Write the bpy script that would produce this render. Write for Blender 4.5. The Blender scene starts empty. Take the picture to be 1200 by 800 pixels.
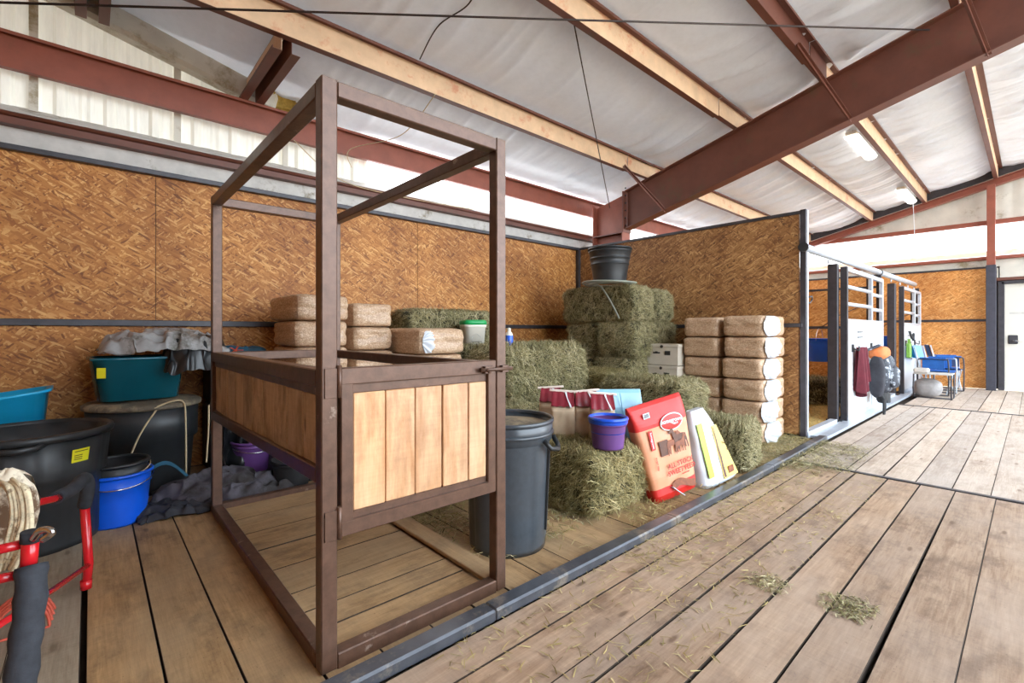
import bpy, math, random
from mathutils import Vector, Matrix, noise
R = math.radians
random.seed(7)
scn = bpy.context.scene
C = scn.collection

# ---------------------------------------------------------------- camera, world, sun, exposure
cam_d = bpy.data.cameras.new('camera')
cam_d.sensor_width = 36.0
cam_d.lens = 16.5
cam_d.shift_y = -0.01
cam_d.clip_start = 0.02
cam_d.clip_end = 300
cam = bpy.data.objects.new('camera', cam_d)
C.objects.link(cam)
cam.location = (0, 0, 1.15)
cam.rotation_euler = (R(90), 0, math.atan2(0.668, 0.743) - R(90) + R(6.0) * 0)   # forward = (0.668, 0.743)
cam.rotation_euler[2] = -math.atan2(0.668, 0.743)
scn.camera = cam

world = bpy.data.worlds.new('world')
scn.world = world
world.use_nodes = True
bg = world.node_tree.nodes['Background']
bg.inputs[0].default_value = (0.80, 0.90, 1.0, 1)
bg.inputs[1].default_value = 4.0

sun_d = bpy.data.lights.new('sun', 'SUN')
sun_d.energy = 6.0
sun_d.angle = R(2)
sun_d.color = (1.0, 0.96, 0.9)
sun = bpy.data.objects.new('sun', sun_d)
C.objects.link(sun)
sun.rotation_euler = Vector((-0.28, -0.75, -0.6)).to_track_quat('-Z', 'Y').to_euler()

vs = scn.view_settings
scn.display_settings.display_device = 'sRGB'
vs.view_transform = 'Standard'
vs.look = 'None'
vs.gamma = 1.0
vs.use_curve_mapping = False
vs.exposure = 1.1
scn.cycles.max_bounces = 10
scn.cycles.diffuse_bounces = 6
scn.cycles.glossy_bounces = 3
scn.cycles.transmission_bounces = 6
scn.cycles.sample_clamp_indirect = 6
scn.cycles.use_denoising = True

# ---------------------------------------------------------------- materials
def lin(v):
    v = v / 255.0
    return v / 12.92 if v <= 0.04045 else ((v + 0.055) / 1.055) ** 2.4
def col(r, g, b): return (lin(r), lin(g), lin(b), 1)

class NT:
    def __init__(s, name):
        s.m = bpy.data.materials.new(name); s.m.use_nodes = True
        s.t = s.m.node_tree; s.n = s.t.nodes; s.l = s.t.links
        s.b = s.n['Principled BSDF']; s.out = s.n['Material Output']
    def new(s, t, **kw):
        x = s.n.new(t)
        for k, v in kw.items():
            if k.startswith('i_'): x.inputs[int(k[2:]) if k[2:].isdigit() else k[2:]].default_value = v
            else: setattr(x, k, v)
        return x
    def link(s, a, b): s.l.new(a, b)
    def setb(s, k, v):
        if hasattr(v, 'links') or isinstance(v, bpy.types.NodeSocket): s.link(v, s.b.inputs[k])
        else: s.b.inputs[k].default_value = v
    def coord(s, kind='UV', scale=(1, 1, 1), rot=(0, 0, 0), rnd=False):
        tc = s.new('ShaderNodeTexCoord')
        mp = s.new('ShaderNodeMapping')
        mp.inputs['Scale'].default_value = scale
        mp.inputs['Rotation'].default_value = rot
        s.link(tc.outputs[kind], mp.inputs['Vector'])
        if rnd:
            oi = s.new('ShaderNodeObjectInfo')
            mu = s.new('ShaderNodeMath', operation='MULTIPLY'); mu.inputs[1].default_value = 37.0
            s.link(oi.outputs['Random'], mu.inputs[0])
            cb = s.new('ShaderNodeCombineXYZ')
            s.link(mu.outputs[0], cb.inputs[0]); s.link(mu.outputs[0], cb.inputs[1]); s.link(mu.outputs[0], cb.inputs[2])
            s.link(cb.outputs[0], mp.inputs['Location'])
        return mp.outputs[0]
    def noise(s, vec, scale=5, detail=4, rough=0.55, dist=0.0):
        x = s.new('ShaderNodeTexNoise')
        x.inputs['Scale'].default_value = scale; x.inputs['Detail'].default_value = detail
        x.inputs['Roughness'].default_value = rough; x.inputs['Distortion'].default_value = dist
        s.link(vec, x.inputs['Vector']); return x.outputs['Fac']
    def ramp(s, fac, stops):
        x = s.new('ShaderNodeValToRGB')
        e = x.color_ramp.elements
        while len(e) < len(stops): e.new(0.5)
        for i, (p, c) in enumerate(stops): e[i].position = p; e[i].color = c
        s.link(fac, x.inputs[0]); return x.outputs[0]
    def mix(s, fac, a, b, mode='MIX'):
        x = s.new('ShaderNodeMix', data_type='RGBA', blend_type=mode)
        for k, v in ((0, fac), (6, a), (7, b)):
            if isinstance(v, bpy.types.NodeSocket): s.link(v, x.inputs[k])
            else: x.inputs[k].default_value = v
        return x.outputs[2]
    def math(s, op, a, b=0.0):
        x = s.new('ShaderNodeMath', operation=op)
        for k, v in ((0, a), (1, b)):
            if isinstance(v, bpy.types.NodeSocket): s.link(v, x.inputs[k])
            else: x.inputs[k].default_value = v
        return x.outputs[0]
    def bump(s, h, strength=0.3, dist=0.01):
        x = s.new('ShaderNodeBump'); x.inputs['Strength'].default_value = strength
        x.inputs['Distance'].default_value = dist
        s.link(h, x.inputs['Height']); s.link(x.outputs[0], s.b.inputs['Normal'])
BLK, WHT = (0, 0, 0, 1), (1, 1, 1, 1)

def plain(name, c, rough=0.5, metal=0.0, var=0.18, scale=14, bump=0.0, coat=0.0, dirt=None, dirt_at=0.6):
    t = NT(name)
    v = t.coord('Object')
    n = t.noise(v, scale, 5, 0.6)
    d = tuple(x * (1 - var) for x in c[:3]) + (1,)
    u = tuple(min(1, x * (1 + var)) for x in c[:3]) + (1,)
    cc = t.ramp(n, [(0.3, d), (0.7, u)])
    if dirt:
        n2 = t.noise(v, scale * 0.45, 8, 0.72)
        cc = t.mix(t.ramp(n2, [(dirt_at - 0.04, BLK), (dirt_at + 0.06, WHT)]), cc, dirt)
    t.setb('Base Color', cc)
    t.setb('Roughness', rough); t.setb('Metallic', metal)
    if coat: t.setb('Coat Weight', coat); t.setb('Coat Roughness', 0.15)
    if bump: t.bump(n, bump, 0.005)
    return t.m

def osb(name, c0, c1, c2, c3):
    t = NT(name)
    base = t.coord('UV', rnd=False)
    nz = t.new('ShaderNodeTexNoise'); nz.inputs['Scale'].default_value = 9; nz.inputs['Detail'].default_value = 2
    t.link(base, nz.inputs['Vector'])
    ad = t.new('ShaderNodeVectorMath', operation='MULTIPLY_ADD')
    t.link(nz.outputs['Color'], ad.inputs[0]); ad.inputs[1].default_value = (0.02, 0.02, 0); t.link(base, ad.inputs[2])
    cur = None
    for k, (ang, sx, sy) in enumerate([(12, 13, 70), (-38, 15, 78), (52, 17, 66), (-12, 14, 95), (-70, 20, 80), (42, 16, 84), (-30, 15, 80)]):
        mp = t.new('ShaderNodeMapping'); mp.vector_type = 'TEXTURE'
        mp.inputs['Rotation'].default_value = (0, 0, R(ang)); mp.inputs['Scale'].default_value = (1 / sx, 1 / sy, 1)
        mp.inputs['Location'].default_value = (k * 1.7, k * 0.9, 0)
        t.link(ad.outputs[0], mp.inputs['Vector'])
        vo = t.new('ShaderNodeTexVoronoi'); vo.voronoi_dimensions = '2D'; vo.inputs['Scale'].default_value = 1
        t.link(mp.outputs[0], vo.inputs['Vector'])
        sp = t.new('ShaderNodeSeparateColor'); t.link(vo.outputs['Color'], sp.inputs[0])
        if cur is None: cur = sp.outputs[0]
        else:
            g = t.math('GREATER_THAN', sp.outputs[1], 0.60)
            x = t.new('ShaderNodeMix', data_type='FLOAT')
            t.link(g, x.inputs[0]); t.link(cur, x.inputs[2]); t.link(sp.outputs[0], x.inputs[3]); cur = x.outputs[0]
    fine = t.noise(t.coord('UV', (60, 60, 1)), 3.0, 4, 0.7)
    cur = t.math('ADD', t.math('MULTIPLY', cur, 0.8), t.math('MULTIPLY', fine, 0.22))
    cc = t.ramp(cur, [(0.05, c0), (0.25, c1), (0.72, c2), (0.98, c3)])
    big = t.noise(base, 1.6, 4, 0.6)
    cc = t.mix(0.6, cc, t.ramp(big, [(0.32, (0.5, 0.40, 0.33, 1)), (0.6, WHT)]), 'MULTIPLY')
    sp = t.noise(base, 7, 3, 0.5)
    cc = t.mix(t.ramp(sp, [(0.77, BLK), (0.82, (0.7, 0.7, 0.7, 1))]), cc, col(60, 36, 20))
    t.setb('Base Color', cc); t.setb('Roughness', 0.62)
    t.bump(cur, 0.35, 0.004)
    return t.m

def wood(name, ca, cb, stain, dusty, grain=1.0, stain_amt=0.5, rough=0.75, speck=0.7):
    t = NT(name)
    v = t.coord('UV', (1.3, 16 * grain, 1), rnd=True)
    n = t.noise(v, 2.2, 8, 0.62, 0.6)
    cc = t.ramp(n, [(0.28, ca), (0.68, cb)])
    v2 = t.coord('UV', (4, 60 * grain, 1), rnd=True)
    f = t.noise(v2, 2.5, 3, 0.6)
    cc = t.mix(0.35, cc, t.ramp(f, [(0.35, (0.55, 0.5, 0.45, 1)), (0.6, WHT)]), 'MULTIPLY')
    v3 = t.coord('UV', (2.2, 4.0, 1), rnd=True)
    b = t.noise(v3, 2.0, 6, 0.7)
    x = t.ramp(b, [(0.48, BLK), (0.66, (stain_amt,) * 3 + (1,))])
    cc = t.mix(x, cc, stain)
    v4 = t.coord('UV', (1, 2, 1), rnd=True)
    d = t.noise(v4, 1.3, 5, 0.6)
    cc = t.mix(t.ramp(d, [(0.38, BLK), (0.75, (0.75,) * 3 + (1,))]), cc, dusty)
    oi = t.new('ShaderNodeObjectInfo')
    cc = t.mix(1.0, cc, t.ramp(oi.outputs['Random'], [(0, (0.82, 0.82, 0.84, 1)), (1, (1.06, 1.03, 1.0, 1))]), 'MULTIPLY')
    # knots
    vk = t.coord('UV', (2.2, 7, 1), rnd=True)
    vo = t.new('ShaderNodeTexVoronoi'); vo.voronoi_dimensions = '2D'; vo.inputs['Scale'].default_value = 1.0
    t.link(vk, vo.inputs['Vector'])
    sk = t.new('ShaderNodeSeparateColor'); t.link(vo.outputs['Color'], sk.inputs[0])
    kn = t.math('MULTIPLY', t.ramp(vo.outputs['Distance'], [(0.04, (0.7, 0.7, 0.7, 1)), (0.10, BLK)]), t.math('GREATER_THAN', sk.outputs[0], 0.8))
    cc = t.mix(kn, cc, stain)
    spk = t.noise(t.coord('UV', (30, 34, 1), rnd=True), 3.0, 3, 0.6)
    cc = t.mix(t.ramp(spk, [(0.66, BLK), (0.76, (speck,) * 3 + (1,))]), cc, tuple(q * 0.5 for q in stain[:3]) + (1,))
    saw = t.noise(t.coord('UV', (110, 6, 1), rnd=True), 1.0, 2, 0.5)
    cc = t.mix(0.18, cc, t.ramp(saw, [(0.35, (0.6, 0.6, 0.6, 1)), (0.65, WHT)]), 'MULTIPLY')
    t.setb('Base Color', cc); t.setb('Roughness', rough)
    t.bump(f, 0.25, 0.003)
    return t.m

def straw(name, cols, rough=0.8):
    t = NT(name)
    g = t.new('ShaderNodeNewGeometry')
    cc = t.ramp(g.outputs['Random Per Island'], [(i / (len(cols) - 1), c) for i, c in enumerate(cols)])
    n = t.noise(t.coord('Object'), 5, 3)
    cc = t.mix(0.7, cc, t.ramp(n, [(0.32, (0.55, 0.58, 0.44, 1)), (0.62, (1, 0.98, 0.92, 1))]), 'MULTIPLY')
    t.setb('Base Color', cc); t.setb('Roughness', rough)
    return t.m

def translucent(name, c, amount, rough=0.6, dirt=0.2):
    t = NT(name)
    n = t.noise(t.coord('Object', (6, 6, 0.8)), 3, 5, 0.65)
    cc = t.ramp(n, [(0.3, tuple(x * (1 - dirt) for x in c[:3]) + (1,)), (0.6, c)])
    t.setb('Base Color', cc); t.setb('Roughness', rough)
    tr = t.new('ShaderNodeBsdfTranslucent'); t.link(cc, tr.inputs[0])
    mx = t.new('ShaderNodeMixShader'); mx.inputs[0].default_value = amount
    t.link(t.b.outputs[0], mx.inputs[1]); t.link(tr.outputs[0], mx.inputs[2]); t.link(mx.outputs[0], t.out.inputs[0])
    return t.m

M = {}
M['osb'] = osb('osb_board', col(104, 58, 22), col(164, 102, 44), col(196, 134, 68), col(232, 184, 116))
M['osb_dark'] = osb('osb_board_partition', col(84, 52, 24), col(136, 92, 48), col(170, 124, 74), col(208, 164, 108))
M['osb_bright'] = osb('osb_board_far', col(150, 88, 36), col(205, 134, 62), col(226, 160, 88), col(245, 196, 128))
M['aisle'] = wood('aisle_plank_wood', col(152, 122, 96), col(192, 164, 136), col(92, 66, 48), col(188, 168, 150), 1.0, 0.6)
M['aisle_far'] = wood('lit_far_plank_wood', col(172, 152, 134), col(206, 190, 174), col(116, 92, 74), col(208, 196, 184), 1.0, 0.45)  # paler copy of the aisle wood, far-end brightness put into the colour
M['stallwood'] = wood('stall_plank_wood', col(160, 126, 84), col(196, 160, 114), col(92, 68, 46), col(182, 158, 124), 1.0, 0.6)
M['stallgrey'] = wood('grey_dusty_plank_wood', col(146, 132, 112), col(178, 166, 144), col(104, 90, 72), col(170, 162, 146), 1.0, 0.4)
M['board'] = wood('pale_pine_board', col(196, 132, 78), col(232, 190, 144), col(142, 80, 40), col(226, 188, 150), 0.5, 0.45, 0.5, 0.0)
M['board_old'] = wood('weathered_pine_board', col(172, 148, 118), col(214, 192, 160), col(78, 60, 42), col(184, 160, 130), 0.8, 0.7, 0.65, 0.3)
M['frame'] = plain('brown_painted_steel', col(96, 70, 56), 0.36, 0.25, 0.25, 22, 0.2, 0, col(168, 148, 134), 0.66)
M['red_steel'] = plain('red_oxide_steel', col(140, 76, 58), 0.5, 0.0, 0.16, 5, 0.05, 0, col(122, 74, 54), 0.64)
M['red_dark'] = plain('dark_red_oxide_steel', col(106, 62, 48), 0.5, 0.0, 0.15, 5, 0.05, 0, col(96, 70, 50), 0.62)
M['tan_steel'] = plain('tan_stained_steel', col(220, 186, 150), 0.55, 0.0, 0.12, 6, 0.05, 0, col(206, 140, 108), 0.6)
M['grey_strip'] = plain('dusty_grey_trim', col(196, 192, 186), 0.6, 0.1, 0.12, 8, 0.1, 0, col(140, 130, 112), 0.6)
M['dark_strip'] = plain('dark_painted_steel', col(66, 64, 68), 0.42, 0.3, 0.25, 12, 0.1, 0, col(120, 116, 112), 0.68)
M['galv'] = plain('galvanized_steel', col(196, 204, 214), 0.35, 0.35, 0.1, 10, 0.05)
M['kerb'] = plain('blue_grey_kerb_steel', col(82, 85, 92), 0.32, 0.4, 0.25, 10, 0.2, 0, col(134, 126, 116), 0.58)
M['lining'] = translucent('white_roof_insulation', col(232, 238, 248), 0.08, 0.38, 0.05)
M['wall_sheet'] = translucent('white_ribbed_sheet', col(232, 230, 220), 0.05, 0.5, 0.16)
M['sky_sheet'] = translucent('translucent_ribbed_sheet', col(250, 252, 255), 0.85, 0.5, 0.02)
M['insul'] = plain('dirty_wall_insulation', col(206, 202, 190), 0.7, 0, 0.12, 3, 0.3, 0, col(150, 136, 104), 0.58)
M['wool'] = plain('yellow_insulation_wool', col(176, 146, 70), 0.9, 0, 0.35, 30, 0.6)
M['dirt'] = plain('dark_subfloor_and_seam_shade', col(58, 46, 36), 0.95, 0, 0.2, 10)
M['ground'] = plain('pale_yard_ground', col(176, 160, 138), 0.95, 0, 0.1, 1)
M['black'] = plain('black_plastic', col(44, 46, 48), 0.42, 0, 0.2, 10, 0.05, 0, col(92, 84, 72), 0.7)
M['black_soft'] = plain('black_rubber', col(34, 34, 36), 0.7, 0, 0.25, 20, 0.2)
M['can'] = plain('charcoal_plastic', col(62, 68, 74), 0.28, 0, 0.12, 30, 0.12, 0.15, col(96, 92, 82), 0.7)
M['lid'] = plain('dusty_lid_plastic', col(98, 88, 74), 0.75, 0, 0.2, 9, 0.1, 0, col(150, 134, 108), 0.5)
M['blue'] = plain('bright_blue_plastic', col(16, 92, 222), 0.3, 0, 0.08, 6, 0, 0.1)
M['blue_rim'] = plain('royal_blue_plastic', col(28, 84, 210), 0.3, 0, 0.08, 6, 0, 0.1)
M['purple'] = plain('purple_plastic', col(104, 66, 128), 0.35, 0, 0.1, 8, 0, 0.1)
M['teal'] = plain('teal_plastic', col(14, 92, 108), 0.22, 0, 0.12, 4, 0, 0.2)
M['turq'] = plain('turquoise_plastic', col(28, 164, 212), 0.35, 0, 0.1, 5)
M['green'] = plain('green_plastic', col(24, 158, 84), 0.35, 0, 0.08, 6)
M['white_plastic'] = plain('white_plastic', col(226, 220, 206), 0.4, 0, 0.05, 6)
M['yellow'] = plain('yellow_sticker', col(232, 226, 40), 0.5, 0, 0.03, 3)
M['ink'] = plain('black_ink', col(40, 38, 36), 0.7, 0, 0.05)
M['tarp'] = plain('grey_tarpaulin', col(150, 148, 146), 0.38, 0, 0.25, 7, 0.2, 0, col(90, 84, 74), 0.55)
M['bag_black'] = plain('black_sheet_plastic', col(30, 32, 34), 0.3, 0, 0.3, 8, 0.1)
M['cloth'] = plain('grey_cloth', col(86, 82, 90), 0.9, 0, 0.35, 7, 0.2, 0, col(58, 54, 54), 0.5)
M['cloth_dark'] = plain('dark_cloth', col(52, 52, 58), 0.9, 0, 0.35, 9, 0.2)
M['teal_cloth'] = plain('teal_blue_cloth', col(38, 88, 112), 0.8, 0, 0.2, 12, 0.2)
M['red'] = plain('glossy_red_tube', col(206, 30, 38), 0.22, 0, 0.05, 4, 0, 0.3)
M['chrome'] = plain('chrome', col(215, 215, 215), 0.15, 1.0, 0.03)
M['foam'] = plain('black_foam_grip', col(48, 50, 56), 0.85, 0, 0.3, 30, 0.4)
M['rope'] = plain('cream_rope', col(220, 204, 170), 0.9, 0, 0.2, 60, 0.3, 0, col(120, 96, 70), 0.6)
M['spot'] = plain('brown_white_spotted_fleece', col(228, 214, 190), 0.95, 0, 0.1, 14, 0.2, 0, col(110, 84, 62), 0.5)
M['orange'] = plain('orange_cord', col(196, 82, 60), 0.6, 0, 0.1)
M['twine'] = plain('twine', col(196, 176, 140), 0.9, 0, 0.15, 40)
M['wire'] = plain('dark_wire', col(52, 40, 38), 0.6, 0, 0.1)
M['hose'] = plain('grey_green_hose', col(138, 144, 132), 0.5, 0, 0.1, 20)
M['carton'] = plain('white_carton', col(206, 196, 180), 0.8, 0, 0.06, 6)
M['paper_brown'] = plain('tan_paper_bag', col(206, 182, 152), 0.6, 0, 0.12, 12, 0.3)
M['maroon'] = plain('maroon_bag_film', col(136, 38, 52), 0.3, 0, 0.25, 10, 0.3, 0.3)
M['white_tie'] = plain('white_paper_fold', col(236, 222, 210), 0.6, 0, 0.06)
M['lightblue'] = plain('light_blue_bag_film', col(142, 194, 218), 0.35, 0, 0.08, 6, 0.2, 0.2)
M['white_film'] = plain('white_bag_film', col(212, 217, 224), 0.3, 0, 0.06, 6, 0.2, 0.3)
M['bag_red'] = plain('red_bag_print', col(200, 34, 26), 0.5, 0, 0.06, 6, 0.15, 0.08)
M['bag_tan'] = plain('salmon_tan_bag_print', col(214, 146, 108), 0.45, 0, 0.08, 6, 0.15, 0.25)
M['bag_pink'] = plain('pink_faded_bag_side', col(236, 150, 128), 0.38, 0, 0.08, 6, 0.15, 0.25)
M['horse'] = plain('brown_horse_print', col(132, 72, 42), 0.5, 0, 0.3, 30)
M['horse2'] = plain('dark_brown_horse_print', col(92, 54, 34), 0.5, 0, 0.3, 30)
M['lime'] = plain('lime_green_print', col(168, 214, 56), 0.4, 0, 0.1, 8)
M['gold'] = plain('gold_yellow_print', col(216, 188, 96), 0.45, 0, 0.12, 8)
M['door'] = plain('off_white_door_paint', col(216, 212, 200), 0.45, 0, 0.04, 2)
M['door_panel'] = plain('pale_galvanized_sheet', col(214, 218, 222), 0.4, 0.1, 0.06, 3, 0.05, 0, col(190, 150, 122), 0.68)
M['bluefab'] = plain('blue_chair_fabric', col(30, 92, 168), 0.75, 0, 0.15, 18, 0.2)
M['bluefab_light'] = plain('pale_blue_chair_fabric', col(120, 164, 210), 0.75, 0, 0.12, 18, 0.2)
M['navy'] = plain('navy_fabric', col(38, 52, 88), 0.8, 0, 0.15, 18)
M['camo'] = plain('black_white_pattern_fabric', col(44, 48, 58), 0.6, 0, 0.2, 30, 0.3, 0, col(196, 204, 214), 0.56)
M['orange_fab'] = plain('orange_fabric', col(206, 116, 62), 0.7, 0, 0.15, 14, 0.2)
M['maroon_fab'] = plain('maroon_fabric', col(96, 28, 40), 0.85, 0, 0.2, 12, 0.2)
M['greybag'] = plain('grey_bag_fabric', col(150, 146, 144), 0.8, 0, 0.2, 12, 0.3)
M['bottle'] = plain('green_bottle', col(108, 150, 60), 0.3, 0, 0.1)
M['chips'] = None
t = NT('wood_shavings_in_clear_film')
v = t.coord('Object')
vo = t.new('ShaderNodeTexVoronoi'); vo.inputs['Scale'].default_value = 120; t.link(v, vo.inputs['Vector'])
sp = t.new('ShaderNodeSeparateColor'); t.link(vo.outputs['Color'], sp.inputs[0])
cc = t.ramp(sp.outputs[0], [(0, col(176, 142, 110)), (0.5, col(192, 158, 126)), (1, col(212, 184, 154))])
nn = t.noise(v, 3, 3)
cc = t.mix(0.5, cc, t.ramp(nn, [(0.3, (0.78, 0.74, 0.7, 1)), (0.7, WHT)]), 'MULTIPLY')
t.setb('Base Color', cc); t.setb('Roughness', 0.7); t.setb('Coat Weight', 0.45); t.setb('Coat Roughness', 0.22)
wn = t.noise(t.coord('Object', (9, 9, 26)), 1.6, 4, 0.6, 1.2)
t.bump(wn, 0.55, 0.02)
M['chips'] = t.m
M['hay'] = straw('green_hay', [col(72, 68, 42), col(132, 124, 82), col(160, 148, 104), col(226, 214, 178), col(112, 104, 66), col(196, 180, 134)])
M['hay_tan'] = straw('tan_hay', [col(120, 104, 62), col(166, 144, 90), col(190, 168, 112), col(214, 196, 146), col(150, 140, 90)])
M['hay_mix'] = straw('mixed_hay', [col(84, 76, 44), col(146, 130, 82), col(182, 164, 112), col(104, 100, 60), col(218, 204, 158), col(156, 138, 84)])
M['hay_core'] = plain('hay_core', col(52, 48, 28), 0.95, 0, 0.45, 55, 0.6)  # dark core colour paints the shade in gaps between straws
t = NT('fluorescent_tube_diffuser')
t.setb('Base Color', (0.9, 0.9, 0.9, 1)); t.setb('Emission Color', (1, 0.97, 0.9, 1)); t.setb('Emission Strength', 1.6)
M['lamp'] = t.m

# ---------------------------------------------------------------- mesh helpers
class MB:
    def __init__(s): s.v = []; s.f = []; s.mi = []; s.sm = []
    def add(s, vs, fs, mi=0, smooth=False):
        o = len(s.v)
        s.v += [tuple(p) for p in vs]
        for f in fs: s.f.append(tuple(i + o for i in f)); s.mi.append(mi); s.sm.append(smooth)
    def box(s, c, d, rot=None, mi=0, ch=0.0):
        x, y, z = d[0] / 2, d[1] / 2, d[2] / 2
        c = Vector(c)
        if ch <= 0:
            p = [Vector((i, j, k)) for k in (-z, z) for j in (-y, y) for i in (-x, x)]
            f = [(0, 2, 3, 1), (4, 5, 7, 6), (0, 1, 5, 4), (2, 6, 7, 3), (0, 4, 6, 2), (1, 3, 7, 5)]
        else:   # chamfer the edges: 24 vertices
            p = []; idx = {}
            for a, sx in enumerate((-1, 1)):
                for b, sy in enumerate((-1, 1)):
                    for e, sz in enumerate((-1, 1)):
                        for k in range(3):
                            q = [sx * (x - ch), sy * (y - ch), sz * (z - ch)]
                            q[k] = (sx * x, sy * y, sz * z)[k]
                            idx[(sx, sy, sz, k)] = len(p); p.append(Vector(q))
            f = []
            def I(a, b, c_, k): return idx[(a, b, c_, k)]
            for s_ in (-1, 1):
                q = [I(s_, -1, -1, 0), I(s_, 1, -1, 0), I(s_, 1, 1, 0), I(s_, -1, 1, 0)]; f.append(tuple(q if s_ > 0 else q[::-1]))
                q = [I(-1, s_, -1, 1), I(1, s_, -1, 1), I(1, s_, 1, 1), I(-1, s_, 1, 1)]; f.append(tuple(q[::-1] if s_ > 0 else q))
                q = [I(-1, -1, s_, 2), I(1, -1, s_, 2), I(1, 1, s_, 2), I(-1, 1, s_, 2)]; f.append(tuple(q if s_ > 0 else q[::-1]))
            for a in (-1, 1):
                for b in (-1, 1):
                    f.append((I(a, b, -1, 0), I(a, b, -1, 1), I(a, b, 1, 1), I(a, b, 1, 0)))
                    f.append((I(a, -1, b, 0), I(a, -1, b, 2), I(a, 1, b, 2), I(a, 1, b, 0)))
                    f.append((I(-1, a, b, 1), I(-1, a, b, 2), I(1, a, b, 2), I(1, a, b, 1)))
                    for e in (-1, 1): f.append((I(a, b, e, 0), I(a, b, e, 1), I(a, b, e, 2)))
        if rot is not None: p = [rot @ q for q in p]
        s.add([q + c for q in p], f, mi)
        return s
    def bar(s, a, b, w, h, up=(0, 0, 1), mi=0, ch=0.0):
        a, b = Vector(a), Vector(b); d = b - a; L = d.length; d.normalize(); up = Vector(up)
        if abs(d.dot(up)) > 0.99: up = Vector((0, 1, 0)) if abs(d.y) < 0.9 else Vector((1, 0, 0))
        y = up.cross(d).normalized(); z = d.cross(y)
        return s.box((a + b) / 2, (L, w, h), Matrix((d, y, z)).transposed(), mi, ch)
    def tube(s, pts, r, n=10, mi=0, caps=True, rs=None):
        pts = [Vector(p) for p in pts]
        vs_, fs = [], []; up = None
        for i, p in enumerate(pts):
            d = (pts[min(i + 1, len(pts) - 1)] - pts[max(i - 1, 0)])
            d = d.normalized() if d.length > 1e-9 else Vector((0, 0, 1))
            if up is None: up = Vector((0, 0, 1)) if abs(d.z) < 0.9 else Vector((1, 0, 0))
            x = (up - d * up.dot(d)).normalized(); y = d.cross(x); up = x
            rr = rs[i] if rs else r
            for k in range(n):
                a = 2 * math.pi * k / n; vs_.append(p + (x * math.cos(a) + y * math.sin(a)) * rr)
        for i in range(len(pts) - 1):
            for k in range(n):
                fs.append((i * n + k, i * n + (k + 1) % n, (i + 1) * n + (k + 1) % n, (i + 1) * n + k))
        s.add(vs_, fs, mi, True)
        if caps:
            o = len(s.v) - len(vs_)
            s.f.append(tuple(o + k for k in range(n))[::-1]); s.mi.append(mi); s.sm.append(False)
            o2 = o + (len(pts) - 1) * n
            s.f.append(tuple(o2 + k for k in range(n))); s.mi.append(mi); s.sm.append(False)
        return s
    def lathe(s, prof, n=40, c=(0, 0, 0), mi=0, mod=None, sy=1.0, smooth=True):
        vs_, fs = [], []
        for j, (r, z) in enumerate(prof):
            for k in range(n):
                a = 2 * math.pi * k / n
                q = r * (mod(a, z) if mod else 1)
                vs_.append((c[0] + q * math.cos(a), c[1] + q * math.sin(a) * sy, c[2] + z))
        for j in range(len(prof) - 1):
            for k in range(n):
                fs.append((j * n + k, j * n + (k + 1) % n, (j + 1) * n + (k + 1) % n, (j + 1) * n + k))
        s.add(vs_, fs, mi, smooth)
        return s
    def surf(s, fn, nu, nv, mi=0, smooth=True, closed_u=False):
        vs_ = [fn(i / nu, j / nv) for j in range(nv + 1) for i in range(nu + (0 if closed_u else 1))]
        w = nu if closed_u else nu + 1
        fs = [(j * w + i, j * w + (i + 1) % w, (j + 1) * w + (i + 1) % w, (j + 1) * w + i) for j in range(nv) for i in range(nu)]
        s.add(vs_, fs, mi, smooth); return s
    def prism(s, pts, y0, y1, mi=0):
        """polygon in xz extruded along y"""
        n = len(pts)
        v = [(x, y0, z) for x, z in pts] + [(x, y1, z) for x, z in pts]
        f = [tuple(range(n)), tuple(range(2 * n - 1, n - 1, -1))] + [(i, i + n, (i + 1) % n + n, (i + 1) % n) for i in range(n)]
        s.add(v, f, mi); return s
    def build(s, name, mats, parent=None, loc=(0, 0, 0), uv=True, long=None, kind=None):
        me = bpy.data.meshes.new(name)
        me.from_pydata(s.v, [], s.f)
        if not isinstance(mats, (list, tuple)): mats = [mats]
        for m in mats: me.materials.append(m)
        me.polygons.foreach_set('material_index', s.mi)
        me.polygons.foreach_set('use_smooth', s.sm)
        if uv and len(s.v) < 60000:
            if long is None:
                lo = [min(p[k] for p in s.v) for k in range(3)]; hi = [max(p[k] for p in s.v) for k in range(3)]
                long = max(range(3), key=lambda k: hi[k] - lo[k])
            ul = me.uv_layers.new(name='UVMap')
            data = [0.0] * (2 * len(me.loops)); li = 0
            for p in me.polygons:
                nrm = p.normal; ax = max(range(3), key=lambda k: abs(nrm[k]))
                o = [k for k in range(3) if k != ax]
                if long in o: o = [long] + [k for k in o if k != long]
                for vi in p.vertices:
                    q = s.v[vi]; data[2 * li] = q[o[0]]; data[2 * li + 1] = q[o[1]]; li += 1
            ul.data.foreach_set('uv', data)
        me.update()
        ob = bpy.data.objects.new(name, me); C.objects.link(ob)
        ob.location = loc
        if parent: ob.parent = parent
        if kind: ob['kind'] = kind
        return ob

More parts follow.
